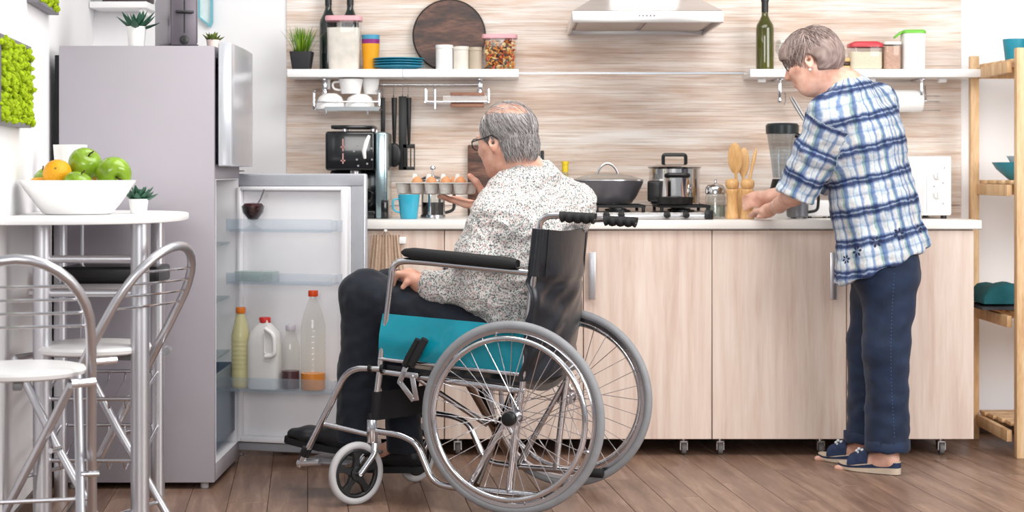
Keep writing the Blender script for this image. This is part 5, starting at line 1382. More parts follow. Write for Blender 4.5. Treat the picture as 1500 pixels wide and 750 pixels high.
# ------------------------------------------------------------------ things hung under the left shelf
dr = thing('dish_rack', 'chrome wire rack with white cups hung under the left shelf', 'rack', (X(510, 7.25), 7.25, 1.30))
rx = lambda px: X(px, 7.2)-X(510, 7.25); zz_ = lambda py: Z(py, 7.2)-1.30
for px in (462, 557):
    MB().tube(fillet([(rx(px), .08, zz_(128)), (rx(px), -.10, zz_(134)), (rx(px), -.11, zz_(160)), (rx(px), .08, zz_(162))], .015, 4), .005, 8).build('side_frame', CHROME, dr)
for y in (-.1, -.05, 0, .05): MB().cyl((rx(462), y, zz_(161)), (rx(557), y, zz_(161)), .003, n=8).build('base_wire', CHROME, dr)
MB().cyl((rx(462), -.108, zz_(150)), (rx(557), -.108, zz_(150)), .003, n=8).build('front_wire', CHROME, dr)
MB().box(rx(478), rx(557), -.112, -.106, zz_(163), zz_(157)).build('drip_bar', pm('smoked_bar', '74787A', .3, .6), dr)
for px in (479, 540): MB().cyl((rx(px), -.1, zz_(163)), (rx(px), -.1, zz_(169)), .006, .003, 10).build('hook_end', CHROME, dr)
for px in (480,): MB().box(rx(px)-.006, rx(px)+.006, -.01, .0, zz_(130), zz_(115)).build('hanger', WHITE, dr)
def mug(pos, r, h, mat, label, name='mug', hang=0, flip=False, group=None, cat='mug'):
    t = thing(name, label, cat, pos, hang, group)
    MB().lathe([(0, 0), (r*.74, 0), (r*.78, .003), (r, h), (r*.95, h), (r*.72, .006), (0, .006)], n=32, cap=False).build('body', mat, t)
    MB().tube(fillet([(r*.94, 0, h*.82), (r*1.5, 0, h*.80), (r*1.45, 0, h*.34), (r*.84, 0, h*.26)], r*.35, 5), r*.09, 8).build('handle', mat, t)
    if flip: t.rotation_euler = (pi, 0, hang)
    return t
zb = Z(160, 7.2)+.004
def bowlm(px, py0, py1, wpx, label):
    h = (py1-py0)/361; r = wpx/2/361
    t = thing('white_bowl', label, 'bowl', (X(px, 7.2), 7.2, Z(py1, 7.2)), 0, 'white dishes in the rack'); 
    MB().lathe([(r, 0), (r*.97, h*.3), (r*.8, h*.75), (r*.45, h), (0, h), (0, h-.003), (r*.43, h-.003), (r*.77, h*.73), (r*.95, .001)], n=36, cap=False).build('body', WHITE_GLOSS, t)
    return t
bowlm(484, 137, 159.5, 43, 'upturned white bowl at the left in the wire rack')
bowlm(527, 138, 159.5, 44, 'upturned white bowl at the right in the wire rack')
mug((X(514, 7.2), 7.2, Z(138, 7.2)+.001), .050, .06, WHITE_GLOSS, 'white cup with its handle to the left on top of the bowls', hang=pi, group='white dishes in the rack')
mug((X(543, 7.24), 7.24, Z(138, 7.2)+.001), .036, .064, WHITE_GLOSS, 'narrow white cup on top of the right bowl', hang=pi/2, group='white dishes in the rack')
ur = thing('utensil_rail', 'thin chrome rail with hooks under the left shelf', 'rail', (X(610, 7.3), 7.3, Z(124, 7.3)))
rx = lambda px: X(px, 7.3)-X(610, 7.3)
MB().cyl((rx(540), 0, 0), (rx(704), 0, 0), .0045, n=10).build('bar', CHROME, ur)
for px in (540, 704): MB().cyl((rx(px), 0, 0), (rx(px), .058, 0), .006, n=10).build('mount', CHROME, ur)
for px in (561, 577, 590, 598, 636): MB().tube([(rx(px), -.004, .006), (rx(px), -.007, -.004), (rx(px), -.007, -.04), (rx(px), -.018, -.052), (rx(px), -.026, -.042)], .0018, 6).build('hook', CHROME, ur)
UT = pm('black_nylon', '151517', .4, var=.1)
def hang(px, name, label, parts):
    t = thing(name, label, 'utensil', (X(px, 7.283), 7.283, Z(143, 7.283)), 0, 'black utensils on the rail')
    for n_, mb in parts: mb.build(n_, UT, t, bevel=.0015, seg=2)
k_ = 7.283/2600
hang(561, 'kitchen_brush', 'short black utensil handle nearest the dish rack', [('handle', MB().box(-.009, .009, -.006, .006, -55*k_, 0)), ('head', MB().box(-.006, .006, -.005, .005, -66*k_, -55*k_))])
hang(577.5, 'serving_spoon', 'black serving spoon hanging on the rail', [('handle', MB().tube([(0, 0, 0), (0, 0, -30*k_), (0, 0, -66*k_)], [.012, .010, .007], 10)), ('bowl', MB().ell((0, 0, -84*k_), (11*k_, .012, 18*k_), 20, 12))])
hang(590, 'flat_spatula', 'straight black spatula hanging between the spoon and the turner', [('blade', MB().box(-6*k_, 6*k_, -.004, .004, -106*k_, 2*k_))])
b_ = MB().box(-9*k_, 9*k_, -.004, .0, -106*k_, -101*k_).box(-9*k_, 9*k_, -.004, .0, -74*k_, -68*k_)
for q in (-9, -3.6, 1.8, 7.2): b_.box(q*k_, (q+1.8)*k_, -.004, 0, -101*k_, -74*k_)
hang(599, 'slotted_turner', 'black slotted turner hanging at the right of the rail', [('handle', MB().tube([(0, 0, 0), (0, 0, -35*k_), (0, 0, -70*k_)], [.011, .009, .006], 10)), ('slotted_head', b_)])
wr = thing('board_rack', 'chrome wire rack holding wooden boards under the shelf end', 'rack', (X(670, 7.25), 7.25, Z(150, 7.25)))
rx = lambda px: X(px, 7.25)-X(670, 7.25); rz_ = lambda py: Z(py, 7.25)-Z(150, 7.25)
for y in (-.06, .04): MB().tube(fillet([(rx(624), y, rz_(131)), (rx(624), y, rz_(150)), (rx(716), y, rz_(150)), (rx(716), y, rz_(131))], .01, 4), .0035, 8).build('side_wire', CHROME, wr)
for px in (624, 638, 716): MB().cyl((rx(px), -.06, rz_(150)), (rx(px), .11, rz_(150)), .0035, n=8).build('cross_wire', CHROME, wr)
MB().tube([(rx(638), -.06, rz_(132)), (rx(638), -.06, rz_(160))], .004, 8).build('drop_wire', CHROME, wr)
MB().box(rx(650), rx(714), -.066, -.062, rz_(149), rz_(141)).build('clear_guard', CLEAR, wr)
for y, z0, l, c_ in ((-.01, 136, 'upper small brown board lying in the wire rack', '7A4A3A'), (-.01, 152, 'lower small brown board under the wire rack', '8A5A48')):
    tag(MB().box(X(660, 7.25), X(709, 7.25), 7.20, 7.29, Z(z0+5, 7.25), Z(z0, 7.25)).build('small_board', wood('brown_board_'+c_, [(.3, c_), (.7, 'A87A62')], (2, 6, 6), .5, 4), bevel=.003), l, 'board')

# ------------------------------------------------------------------ worktop, left part
WZ = WT+.0006
cmY = 7.05
cmk = thing('coffee_machine', 'black and silver coffee machine behind the open fridge door', 'coffee machine', (X(522, cmY), cmY, WZ)); k_ = cmY/2600
x_ = lambda px: (px-522)*k_; z_ = lambda py: Z(py, cmY)-WZ
GLB = pm('glossy_black', '0E0F12', .15, coat=.4); TS = pm('blueish_steel', '9FB4BA', .18, .9)
MB().box(x_(482), x_(552), -.10, .16, 0, .03).build('base', GLB, cmk, bevel=.006)
MB().box(x_(482), x_(552), .04, .16, .0305, z_(250)).build('tower', GLB, cmk, bevel=.006)
hd = MB().box(x_(480), x_(552), -.10, .16, z_(250), z_(193)).build('brew_head', GLB, cmk, bevel=.012, seg=3)
MB().box(x_(553), x_(570), -.11, .15, 0, z_(194)).build('side_column', TS, cmk, bevel=.01, seg=3)
MB().box(x_(561), x_(571.5), -.113, .14, .0, z_(292)).build('column_foot', GLB, cmk, bevel=.004)
MB().tube([(x_(538), -.115, z_(232)), (x_(537), -.128, z_(222)), (x_(541), -.126, z_(208)), (x_(544), -.112, z_(200))], [.006, .009, .009, .006], 10).build('lever', WHITE_GLOSS, hd)
for px, py0, py1 in ((506, 204, 222), (506, 225, 240)): MB().box(x_(px)-.0025, x_(px)+.0025, -.104, -.1005, z_(py1), z_(py0)).box(x_(px)-.009, x_(px)+.009, -.104, -.1005, z_((py0+py1)/2+4), z_((py0+py1)/2+2)).build('scale_mark', pm('red_mark', 'B98A88', .5), hd)
for px, py in ((522, 222), (526, 214), (526, 234), (552-5, 218), (548, 234), (541, 240), (528, 243)): MB().cyl((x_(px), -.105, z_(py)), (x_(px), -.1, z_(py)), .004, n=10).build('button', pm('grey_button', '8D8F94', .4), hd)
MB().box(x_(488), x_(549), -.09, .13, z_(189.5), z_(184)).build('cup_tray', GLB, cmk, bevel=.004)
for px in (507, 548): 
    for y in (-.07, .11): MB().cyl((x_(px), y, z_(193)), (x_(px), y, z_(189.5)), .008, n=12).build('tray_post', STEEL, cmk)
MB().cyl((x_(522), -.03, z_(258)), (x_(522), -.03, z_(250)), .022, n=20).build('spout', STEEL, cmk)
MB().lathe([(0, 0), (.042, 0), (.055, .02), (.056, .06), (.04, .085), (.043, .09), (.0, .09)], (x_(518), -.035, .031), 28, cap=False).build('carafe', clear('smoked_glass', (.25, .25, .27), .15), cmk)
MB().tube(fillet([(x_(518)+.045, -.06, .11), (x_(518)+.085, -.09, .105), (x_(518)+.08, -.085, .05), (x_(518)+.05, -.06, .045)], .015, 4), .006, 8).build('carafe_handle', GLB, cmk)
MUGT = pm('turquoise_mug', '36A3BE', .22, var=.04, coat=.2)
mug((X(599, 6.93), 6.93, WZ), .043, .095, MUGT, 'turquoise mug on the worktop beside the coffee machine', hang=pi+.3)
# french press
t = thing('french_press', 'glass coffee press with chrome frame and dark coffee', 'coffee press', (X(634, 7.08), 7.08, WZ))
MB().lathe([(0, .008), (.043, .008), (.045, .011), (.045, .15), (.047, .152), (.043, .152), (.043, .013), (0, .0105)], n=36, cap=False).build('beaker', GLASS, t)
MB().lathe([(0, .0125), (.0425, .0125), (.0425, .062), (0, .062)], n=32, cap=False).build('coffee', pm('black_coffee', '170D0A', .15), t)
for a in (-.6, .9, 2.2, 3.9): MB().box(.0455, .0485, -.006, .006, 0, .15).xf(rotz(a-1.2)).build('frame_strip', CHROME, t, bevel=.001)
MB().lathe([(.0455, .0), (.05, .001), (.05, .012), (.0455, .012)], n=32, cap=False).build('base_band', CHROME, t); MB().ring((0, 0, .148), (0, 0, 1), .047, .003, 36, 8).build('frame_ring', CHROME, t)
MB().lathe([(.048, .153), (.05, .156), (.035, .166), (.008, .17), (.003, .172), (.003, .19), (.009, .192), (.011, .199), (.008, .206), (0, .208)], n=32, cap=False).build('lid', CHROME, t)
MB().tube(fillet([(.048, 0, .145), (.085, 0, .14), (.085, 0, .03), (.049, 0, .02)], .025, 5), .0065, 10).build('handle', BLACK, t)
# board and knives behind the man
tag(MB().box(X(685, 7.32), X(770, 7.32), 7.325, 7.345, WZ, Z(212, 7.32)).xf(Matrix.Translation((0, 7.33, WZ)) @ Matrix.Rotation(R(-1.5), 4, 'X') @ Matrix.Translation((0, -7.33, -WZ))).build('cutting_board', DARKWOOD, bevel=.006), 'dark wooden cutting board against the wall behind the man', 'board')
t = thing('knife_block', 'black-handled knives in a block behind the man\'s head', 'knife block', (X(785, 7.2), 7.2, WZ))
MB().box(-.045, .045, -.05, .06, 0, .15).build('block', DARKWOOD, t, bevel=.006)
for dx, z0, z1, w in ((-.03, .15, .235, .008), (-.01, .15, .28, .0085), (.008, .15, .313, .0085), (.026, .15, .27, .0075)):
    MB().box(dx-w, dx+w, -.012, .012, z0, z1).build('knife_handle', BLACK, t, bevel=.004)
t = bottle(828, 7.2, WZ, .028, .225, clear('oil_bottle', (.93, .94, .72), .1), pm('yellow_cap', 'E8C92A', .4), 'clear oil bottle with a yellow cap beside the wok', name='oil_bottle', neck=.012)
MB().lathe([(0, .006), (.0262, .006), (.0262, .06), (0, .06)], n=24, cap=False).build('oil', pm('pale_oil', 'D9D3A0', .3), t)

# ------------------------------------------------------------------ hob and pans
hbY = 7.03; t = thing('gas_hob', 'steel gas hob with black grates set on the worktop', 'hob', (X(948, hbY), hbY, WZ)); k_ = hbY/2600
x_ = lambda px: (px-948)*k_
MB().box(x_(862), x_(1037), -.21, .24, 0, .022).build('tray', STEEL, t, bevel=.006)
MB().box(x_(866), x_(1033), -.21, .235, .0225, .026).build('top_plate', pm('hob_plate', 'C7C3C2', .25, .8), t, bevel=.002)
for cx_ in (905, 998):
    for cy_ in (-.07, .13):
        MB().lathe([(0, .027), (.045, .027), (.045, .034), (.03, .036), (.028, .041), (0, .041)], (x_(cx_), cy_, 0), 24, cap=False).build('burner', BLACK, t)
    g_ = MB()
    for s_ in (-1, 1):
        g_.box(x_(cx_)-.095, x_(cx_)+.095, -.155 if s_ < 0 else .208, -.147 if s_ < 0 else .216, .044, .054); g_.box(x_(cx_)+s_*.095-.004, x_(cx_)+s_*.095+.004, -.155, .216, .044, .054)
        for yy in (-.15, .212): g_.cyl((x_(cx_)+s_*.09, yy, .0262), (x_(cx_)+s_*.09, yy, .046), .007, n=10)
    for yy in (-.09, -.05, .11, .15): g_.box(x_(cx_)-.092, x_(cx_)-.03, yy-.003, yy+.003, .045, .053).box(x_(cx_)+.03, x_(cx_)+.092, yy-.003, yy+.003, .045, .053)
    g_.build('grate', pm('cast_iron', '18181A', .6, var=.1), t, bevel=.001, seg=1)
for px in (884, 905, 970, 997): MB().cyl((x_(px), -.235, .018), (x_(px), -.2105, .018), .013, n=18).box(x_(px)-.003, x_(px)+.003, -.243, -.235, .008, .028).build('knob', BLACK, t, bevel=.002)
MB().box(x_(1024), x_(1036), -.216, -.2105, .002, .036).build('end_cap', BLACK, t, bevel=.002)
GZ = WZ+.055
wk = thing('wok_pan', 'grey wok with a glass lid on the left burner', 'pan', (X(890, 7.06), 7.06, GZ)); 
MB().lathe([(0, 0), (.078, 0), (.095, .004), (.115, .03), (.135, .07), (.143, .09), (.139, .09), (.112, .032), (.09, .008), (0, .006)], n=48, cap=False).build('bowl', pm('grey_nonstick', '5F5D62', .38, .2, var=.05), wk)
MB().cyl((0, 0, -.0), (0, 0, .012), .088, n=40).build('base_disc', BLACK, wk)
MB().lathe([(.138, .091), (.143, .093), (.142, .098), (.137, .099)], n=48, cap=False).build('lid_rim', STEEL, wk)
MB().lathe([(.137, .098), (.1, .112), (.05, .121), (0, .124)], n=40, cap=False).build('glass_lid', GLASS, wk)
MB().tube([(-.042+.084*i/12, 0, .119+.043*sin(pi*i/12)**.7) for i in range(13)], .0048, 8).build('lid_handle', STEEL, wk)
MB().tube(fillet([(-.12, .06, .075), (-.18, .09, .085), (-.22, .11, .095)], .02, 4), .011, 10).build('side_handle', BLACK, wk)
pt = thing('cooking_pot', 'shiny steel pot with black handles on the right burner', 'pot', (X(988, 7.12), 7.12, GZ)); PS = pm('mirror_steel', 'D5D3D2', .09, 1)
MB().lathe([(0, 0), (.098, 0), (.102, .004), (.102, .14), (.106, .143), (.104, .146), (.099, .142), (.099, .006), (0, .005)], n=56, cap=False).build('body', PS, pt)
MB().lathe([(.107, .1455), (.109, .1475), (.105, .151), (.06, .160), (0, .163)], n=56, cap=False).build('lid', PS, pt)
MB().tube(fillet([(-.045, 0, .158), (-.045, 0, .197), (.045, 0, .197), (.045, 0, .158)], .01, 4), .0075, 8).build('lid_handle', BLACK, pt)
MB().tube(fillet([(-.04, -.095, .112), (-.045, -.14, .115), (.045, -.14, .115), (.04, -.095, .112)], .02, 4), .0095, 8).build('side_handle', BLACK, pt)
MB().tube(fillet([(-.04, .095, .112), (-.045, .14, .115), (.045, .14, .115), (.04, .095, .112)], .02, 4), .0095, 8).build('side_handle', BLACK, pt)
fp = thing('milk_pan', 'small black pan with an upright stub handle in front of the pot', 'pan', (X(984, 6.925), 6.925, GZ))
MB().lathe([(0, 0), (.07, 0), (.08, .004), (.088, .030), (.085, .030), (.077, .006), (0, .005)], n=40, cap=False).build('body', BLACK, fp)
MB().loft([[(-.085+dx, dy, .012+z) for dx, dy in ((-.012, -.05), (.036, -.062), (.036, -.03), (-.012, -.02))] for z in (0, .03, .065, .082)]).build('stub_handle', BLACK, fp, bevel=.008, seg=3)

# ------------------------------------------------------------------ worktop, right part
t = thing('glass_spice_jar', 'squat glass jar with a chrome lid and knob beside the mills', 'jar', (X(1048, 7.0), 7.0, WZ))
MB().lathe([(0, .002), (.036, 0), (.04, .004), (.04, .085), (.036, .095), (.034, .095), (.037, .085), (.037, .006), (0, .005)], n=32, cap=False).build('glass', GLASS, t)
MB().lathe([(.037, .0955), (.04, .098), (.04, .12), (.03, .132), (.01, .136), (.005, .14), (.005, .152), (.003, .158), (0, .159)], n=32, cap=False).build('lid', PS, t)
MB().lathe([(0, .006), (.0365, .006), (.0365, .05), (0, .05)], n=24, cap=False).build('spice', pm('grey_spice', '9A9C92', .8, var=.3, vscale=90), t)
MILL = [(0, 0), (.025, 0), (.0265, .004), (.0265, .012), (.0245, .02), (.0215, .05), (.0205, .075), (.0225, .098), (.025, .108), (.0235, .113), (.021, .116), (.0215, .118), (.026, .126), (.0275, .137), (.025, .148), (.018, .154), (0, .157)]
for px, Y, l in ((1072.5, 6.93, 'wooden pepper mill on the left, beside the spice jar'), (1095, 6.905, 'wooden pepper mill on the right, touched by the woman\'s hand')):
    t = thing('pepper_mill', l, 'mill', (X(px, Y), Y, WZ), 0, 'wooden mills')
    MB().lathe([p for p in MILL if p[1] <= .1165], n=28, cap=False).build('body', SPOONWOOD, t); MB().lathe([(0, .1162)]+[p for p in MILL if p[1] > .1165], n=28, cap=False).build('turning_head', SPOONWOOD, t)
t = thing('utensil_pot', 'wooden pot behind the mills holding wooden spoons', 'pot', (X(1084, 7.06), 7.06, WZ)); UPL = t.location
MB().lathe([(0, 0), (.042, 0), (.045, .004), (.045, .12), (.041, .12), (.041, .008), (0, .007)], n=32, cap=False).build('body', SPOONWOOD, t)
def spoon(base, tip, w, L_, label, name='wooden_spoon'):
    b, e = Vector(base), Vector(tip); d = (e-b).normalized(); ln = (e-b).length; t = thing(name, label, 'spoon', b, 0, 'wooden utensils')
    MB().tube([(0, 0, 0), d*(ln-L_*.9)], .006, 8).build('handle', SPOONWOOD, t)
    a_, b2 = frame_from(d, Vector((0, 1, 0))); M = Matrix((( a_.x, b2.x, d.x, 0), (a_.y, b2.y, d.y, 0), (a_.z, b2.z, d.z, 0), (0, 0, 0, 1)))
    MB().ell(d*(ln-L_/2), (w, .006, L_/2), 20, 12, M).build('bowl', SPOONWOOD, t)
spoon(UPL+Vector((-.008, .012, .01)), P(1076, 209, 7.04), .029, .125, 'wide wooden spoon standing in the wooden pot')
spoon(UPL+Vector((.012, .02, .01)), P(1090, 216, 7.09), .022, .12, 'wooden spoon half hidden behind the wide spoon')
spoon(UPL+Vector((.005, -.012, .01)), P(1108, 217, 7.05), .0075, .09, 'slim wooden stirrer leaning to the right', 'wooden_stirrer')
bl = thing('blender', 'blender with clear jar and black lid behind the woman\'s arm', 'blender', (X(1146, 7.14), 7.14, WZ)); k_ = 7.14/2600; zb_ = lambda py: Z(py, 7.14)-WZ
sqloft(MB(), [(.068, .06, 0), (.07, .062, .008), (.064, .056, .05), (.05, .048, zb_(287))], e=4).build('motor_base', pm('off_white_plastic', 'E8E6E3', .35), bl)
MB().lathe([(.05, zb_(287)+.0005), (.052, zb_(280)), (.04, zb_(262)), (.038, zb_(262))], n=32).build('collar', BLACK, bl)
MB().lathe([(.038, zb_(261)), (.046, zb_(235)), (.062, zb_(196)), (.064, zb_(194)), (.06, zb_(196)), (.044, zb_(235)), (.036, zb_(260)), (0, zb_(259))], n=40, cap=False).build('jar', clear('smoky_clear', (.82, .85, .87), .12), bl)
MB().lathe([(.066, zb_(196)), (.067, zb_(184)), (.06, zb_(181)), (.03, zb_(180)), (0, zb_(180))], n=40, cap=True).build('lid', pm('black_green_lid', '22282A', .3), bl)
MB().tube(fillet([(.05, -.035, zb_(198)), (.085, -.055, zb_(205)), (.075, -.05, zb_(262)), (.04, -.03, zb_(268))], .02, 5), .011, 10).build('handle', BLACK, bl)
for s_ in (-1, 1): MB().cyl((s_*.02, -.064, .028), (s_*.02, -.055, .028), .008, n=12).build('switch', BLACK, bl)
t = thing('grey_jug', 'grey metal jug on the worktop behind the woman\'s forearm', 'jug', (X(1168, 6.98), 6.98, WZ))
MB().lathe([(0, .004), (.036, .004), (.042, .01), (.046, .10), (.05, .12), (.046, .12), (.04, .012), (0, .01)], n=36, cap=False).build('body', pm('grey_metal', '7C7E84', .35, .7), t)
for a in (0, 2.1, 4.2): MB().cyl((.03*cos(a), .03*sin(a), 0), (.03*cos(a), .03*sin(a), .005), .007, n=10).build('foot', BLACK, t)
MB().tube(fillet([(.045, 0, .105), (.085, 0, .10), (.08, 0, .03), (.043, 0, .025)], .02, 5), .006, 8).build('handle', BLACK, t)
t = thing('white_scale', 'white box-shaped kitchen scale under the woman\'s arm', 'kitchen scale', (X(1197, 7.12), 7.12, WZ))
MB().box(-.055, .055, -.08, .08, .006, .07).build('housing', WHITE, t, bevel=.008, seg=3)
for sx in (-1, 1):
    for sy in (-1, 1): MB().cyl((.04*sx, .06*sy, 0), (.04*sx, .06*sy, .008), .008, n=10).build('foot', BLACK, t)
ov = thing('mini_oven', 'white mini oven with two knobs at the right end of the worktop', 'oven', (X(1310, 7.05), 7.05, WZ)); k_ = 7.05/2600; x_ = lambda px: (px-1310)*k_; z_ = lambda py: Z(py, 7.0)-WZ
MB().box(x_(1235), x_(1385), -.10, .24, .012, z_(229)).build('housing', WHITE, ov, bevel=.008, seg=3)
MB().box(x_(1240), x_(1345), -.112, -.1005, .025, z_(238)).build('door', pm('oven_glass', 'D9D9DB', .15), ov, bevel=.004)
MB().box(x_(1349), x_(1381), -.105, -.1005, .02, z_(236)).build('control_panel', pm('oven_panel', 'F7F6F5', .3), ov, bevel=.002)
for py in (257, 285):
    MB().cyl((x_(1364), -.12, z_(py)), (x_(1364), -.1055, z_(py)), .016, n=24).box(x_(1364)-.0035, x_(1364)+.0035, -.127, -.12, z_(py)-.014, z_(py)+.014).build('knob', pm('oven_knob', 'E9E8E6', .35), ov, bevel=.002)
for py, px in ((268, 1372), (273, 1359), (246, 1374), (298, 1372)): MB().cyl((x_(px), -.107, z_(py)), (x_(px), -.105, z_(py)), .003, n=10).build('print_dot', pm('grey_print', '8B8B90', .6), ov)
for a in (1245, 1375):
    for y in (-.08, .22): MB().cyl((x_(a), y, 0), (x_(a), y, .013), .012, n=12).build('foot', BLACK, ov)

# ------------------------------------------------------------------ right wall shelf
bottle(1120.5, 7.24, SZ, .0365, .292, OLIVE, FOIL, 'olive wine bottle at the left end of the right shelf')
for px, Y, l in ((1147, 7.26, 'left empty wine glass beside the wine bottle'), (1160, 7.20, 'right empty wine glass, close to the woman\'s hair')):
    t = thing('wine_glass', l, 'glass', (X(px, Y), Y, SZ), 0, 'wine glasses')
    MB().lathe([(0, .002), (.03, .002), (.031, 0), (.006, .004), (.0035, .01), (.0035, .05)], n=28, cap=False).build('foot', GLASS, t)
    MB().lathe([(.0035, .05), (.02, .058), (.03, .08), (.031, .1), (.026, .125), (.025, .125), (.03, .1), (.029, .081), (.019, .06), (0, .053)], n=28, cap=False).build('bowl', GLASS, t)
t = thing('wooden_trivets', 'small stack of round wooden trivets beside the red lidded container', 'trivets', (X(1236, 7.2), 7.2, SZ))
for k in range(3): MB().lathe([(0, k*.016), (.03, k*.016), (.032, k*.016+.003), (.032, k*.016+.012), (.03, k*.016+.0145), (0, k*.016+.0145)], n=28, cap=False).build('trivet', SPOONWOOD if k % 2 == 0 else DARKWOOD, t)
RICE = pm('rice', 'E9DDC3', .8, var=.08, vscale=200, bump=.3, bscale=400); CEREAL = pm('pinkish_grain', 'C9A38F', .8, var=.15, vscale=150)
k_ = 7.2/2600
jar(1267, 7.2, SZ, [(23*k_, .045, 0), (24*k_, .047, .006), (24*k_, .047, .09)], [(23*k_, .045, .002), (24*k_, .047, .007), (24*k_, .046, .07)], RICE, [(25*k_, .049, .090), (25*k_, .049, .104), (18*k_, .045, .113)], pm('red_lid', 'C8414A', .35), 'container of rice with a red lid on the right shelf')
jar(1305, 7.2, SZ, [(12.5*k_, .04, 0), (13*k_, .042, .006), (13*k_, .042, .10)], [(12.5*k_, .04, .002), (13*k_, .041, .007), (13*k_, .041, .092)], CEREAL, [(13.6*k_, .044, .1), (13.6*k_, .044, .112)], pm('clear_white_lid', 'E9E2DE', .35), 'grain container with a white lid between red and green lids')
t = jar(1337, 7.2, SZ, [(15.5*k_, .043, 0), (16*k_, .045, .006), (16.5*k_, .046, .145)], None, None, [(17.5*k_, .048, .145), (17.5*k_, .048, .155), (15*k_, .044, .160)], pm('green_lid', '74C442', .35), 'tall white container with a green pouring lid on the right shelf', wall=pm('milky_plastic', 'F1F0EF', .4))
MB().loft([[(-17*k_, -.03, .158), (-17*k_, .03, .158), (-17*k_, .03, .148), (-17*k_, -.03, .148)], [(-27*k_, -.02, .136), (-27*k_, .02, .136), (-27*k_, .02, .126), (-27*k_, -.02, .126)]]).build('spout', MATS['green_lid'], t, bevel=.002)
# paper roll and wires under the right shelf
t = thing('paper_roll_holder', 'chrome wire holder under the right shelf', 'holder', (X(1320, 7.25), 7.25, Z(148, 7.25))); k_ = 7.25/2600; x_ = lambda px: (px-1320)*k_
MB().cyl((x_(1255), 0, 0), (x_(1358), 0, 0), .005, n=10).build('rod', CHROME, t)
for px in (1256, 1356): MB().tube(fillet([(x_(px), 0, 0), (x_(px), .01, .06), (x_(px), .01, .064)], .01), .004, 8).build('hanger', CHROME, t)
for py, e_ in ((162, 1377), (149, 1376), (141, 1376)): MB().tube(fillet([(x_(1350), -.02, (148-py)*k_), (x_(e_), -.02, (148-py)*k_), (x_(e_), .08, (148-py)*k_)], .015, 4), .0025, 8).build('wire', CHROME, t)
t = thing('paper_roll', 'white kitchen paper roll under the right shelf', 'paper roll', (X(1307, 7.25), 7.25, Z(148, 7.25)))
MB().lathe([(.02, -43*k_), (.0445, -43*k_), (.0455, -42*k_), (.0455, 42*k_), (.0445, 43*k_), (.02, 43*k_), (.02, -43*k_)], n=40, cap=False, M=Matrix.Rotation(pi/2, 4, 'Y')).build('paper', pm('white_paper', 'F6F5F4', .9, bump=.2, bscale=90), t)
t = thing('hanging_tongs', 'chrome tongs hanging on a hook under the right shelf', 'tongs', (X(1150, 7.27), 7.27, Z(136, 7.27))); k_ = 7.27/2600
MB().tube([(0, 0, 0), (0, -.012, -.02), (0, -.012, -12*k_), (-.006, -.014, -18*k_)], .0028, 8).build('hook', CHROME, t)
for dx in (0, 4): MB().tube([((6+dx)*k_, -.012, -6*k_), ((14+dx)*k_, -.012, -20*k_), ((26+dx)*k_, -.012, -40*k_)], [.004, .006, .004], 8).build('arm', STEEL, t)
# ------------------------------------------------------------------ in the fridge door
dxp = lambda px, Y=6.5: ((px-750)*Y/FPX+1.036)/.962
def pbottle(px, sh, r, h, capc, fillh, fillc, label, neck=.014, name='plastic_bottle', ridges=True, haze=.12, hazec='E9E6D8'):
    t = thing(name, label, 'bottle', ondoor(dxp(px), sh), 0, 'bottles in the fridge door'); prof = [(0, .002), (r*.9, 0), (r, .006)]
    n = 10
    for k in range(n+1):
        z = .012+(h*.60-.012)*k/n; prof.append((r, z))
        if ridges and 2 < k < n: prof.append((r*.955, z+h*.02)); prof.append((r, z+h*.04))
    prof += [(r*.97, h*.66), (r*.72, h*.79), (neck*1.2, h*.90), (neck, h*.92), (neck, h-.012)]
    MB().lathe(prof, n=28, cap=False).build('shell', clear('shell_'+label[:12], (.97, .97, .95), .08, body=haze, bodycol=hazec), t)
    MB().lathe([(0, .004), (r*.95, .004), (r*.96, .01), (r*.96, fillh), (0, fillh)], n=24, cap=False).build('liquid', pm('liquid_'+fillc, fillc, .25), t)
    MB().cyl((0, 0, h-.022), (0, 0, h), neck+.004, n=20).build('cap', pm('cap_'+capc, capc, .4), t, bevel=.002)
    return t
pbottle(361, 2, .034, .295, 'E2761F', .018, 'E3A22A', 'pale juice bottle with an orange cap at the hinge side of the door', haze=.55, hazec='E6DFA8')
jg = thing('milk_jug', 'white plastic milk jug with a red cap in the fridge door', 'jug', ondoor(dxp(398), 2), da, 'bottles in the fridge door')
MILK = clear('milky_jug', (.95, .95, .95), .06, .15, body=.78, bodycol='F2F0EE')
w_, d_ = .062, .036
sqloft(MB(), [(w_*.95, d_*.95, 0), (w_, d_, .008), (w_, d_, .165), (w_*.86, d_*.9, .205), (w_*.45, d_*.62, .232), (.019, .019, .24), (.018, .018, .252)], e=4).build('shell', MILK, jg)
MB().cyl((0, 0, .2405), (0, 0, .2605), .0215, n=20).build('cap', pm('red_cap', 'D2322E', .4), jg, bevel=.002)
MB().tube(fillet([(.018, -.038, .222), (.054, -.04, .20), (.056, -.04, .125), (.018, -.038, .12)], .02, 5), .0085, 10).build('handle', pm('milky_handle', 'F1EFEE', .35), jg)
MB().tube(fillet([(.014, -.0375, .20), (.014, -.0375, .13), (.045, -.0385, .13)], .01, 4), .003, 8).build('recess_shade_line', pm('milky_shade', 'E3E1E2', .5), jg)  # raised greyer line, its colour stands in for shade in the handle recess
pbottle(437, 2, .034, .235, 'C9C2CC', .068, '4A1F2E', 'small bottle with dark purple juice in the fridge door', ridges=False, haze=.03)
pbottle(471, 2, .0455, .362, 'E8501F', .062, 'E78A12', 'big clear bottle with some orange juice in the fridge door', haze=.04)
t = thing('dessert_glass', 'footed dessert glass of dark jelly with a spoon on the top door shelf', 'dessert', ondoor(dxp(380), 0))
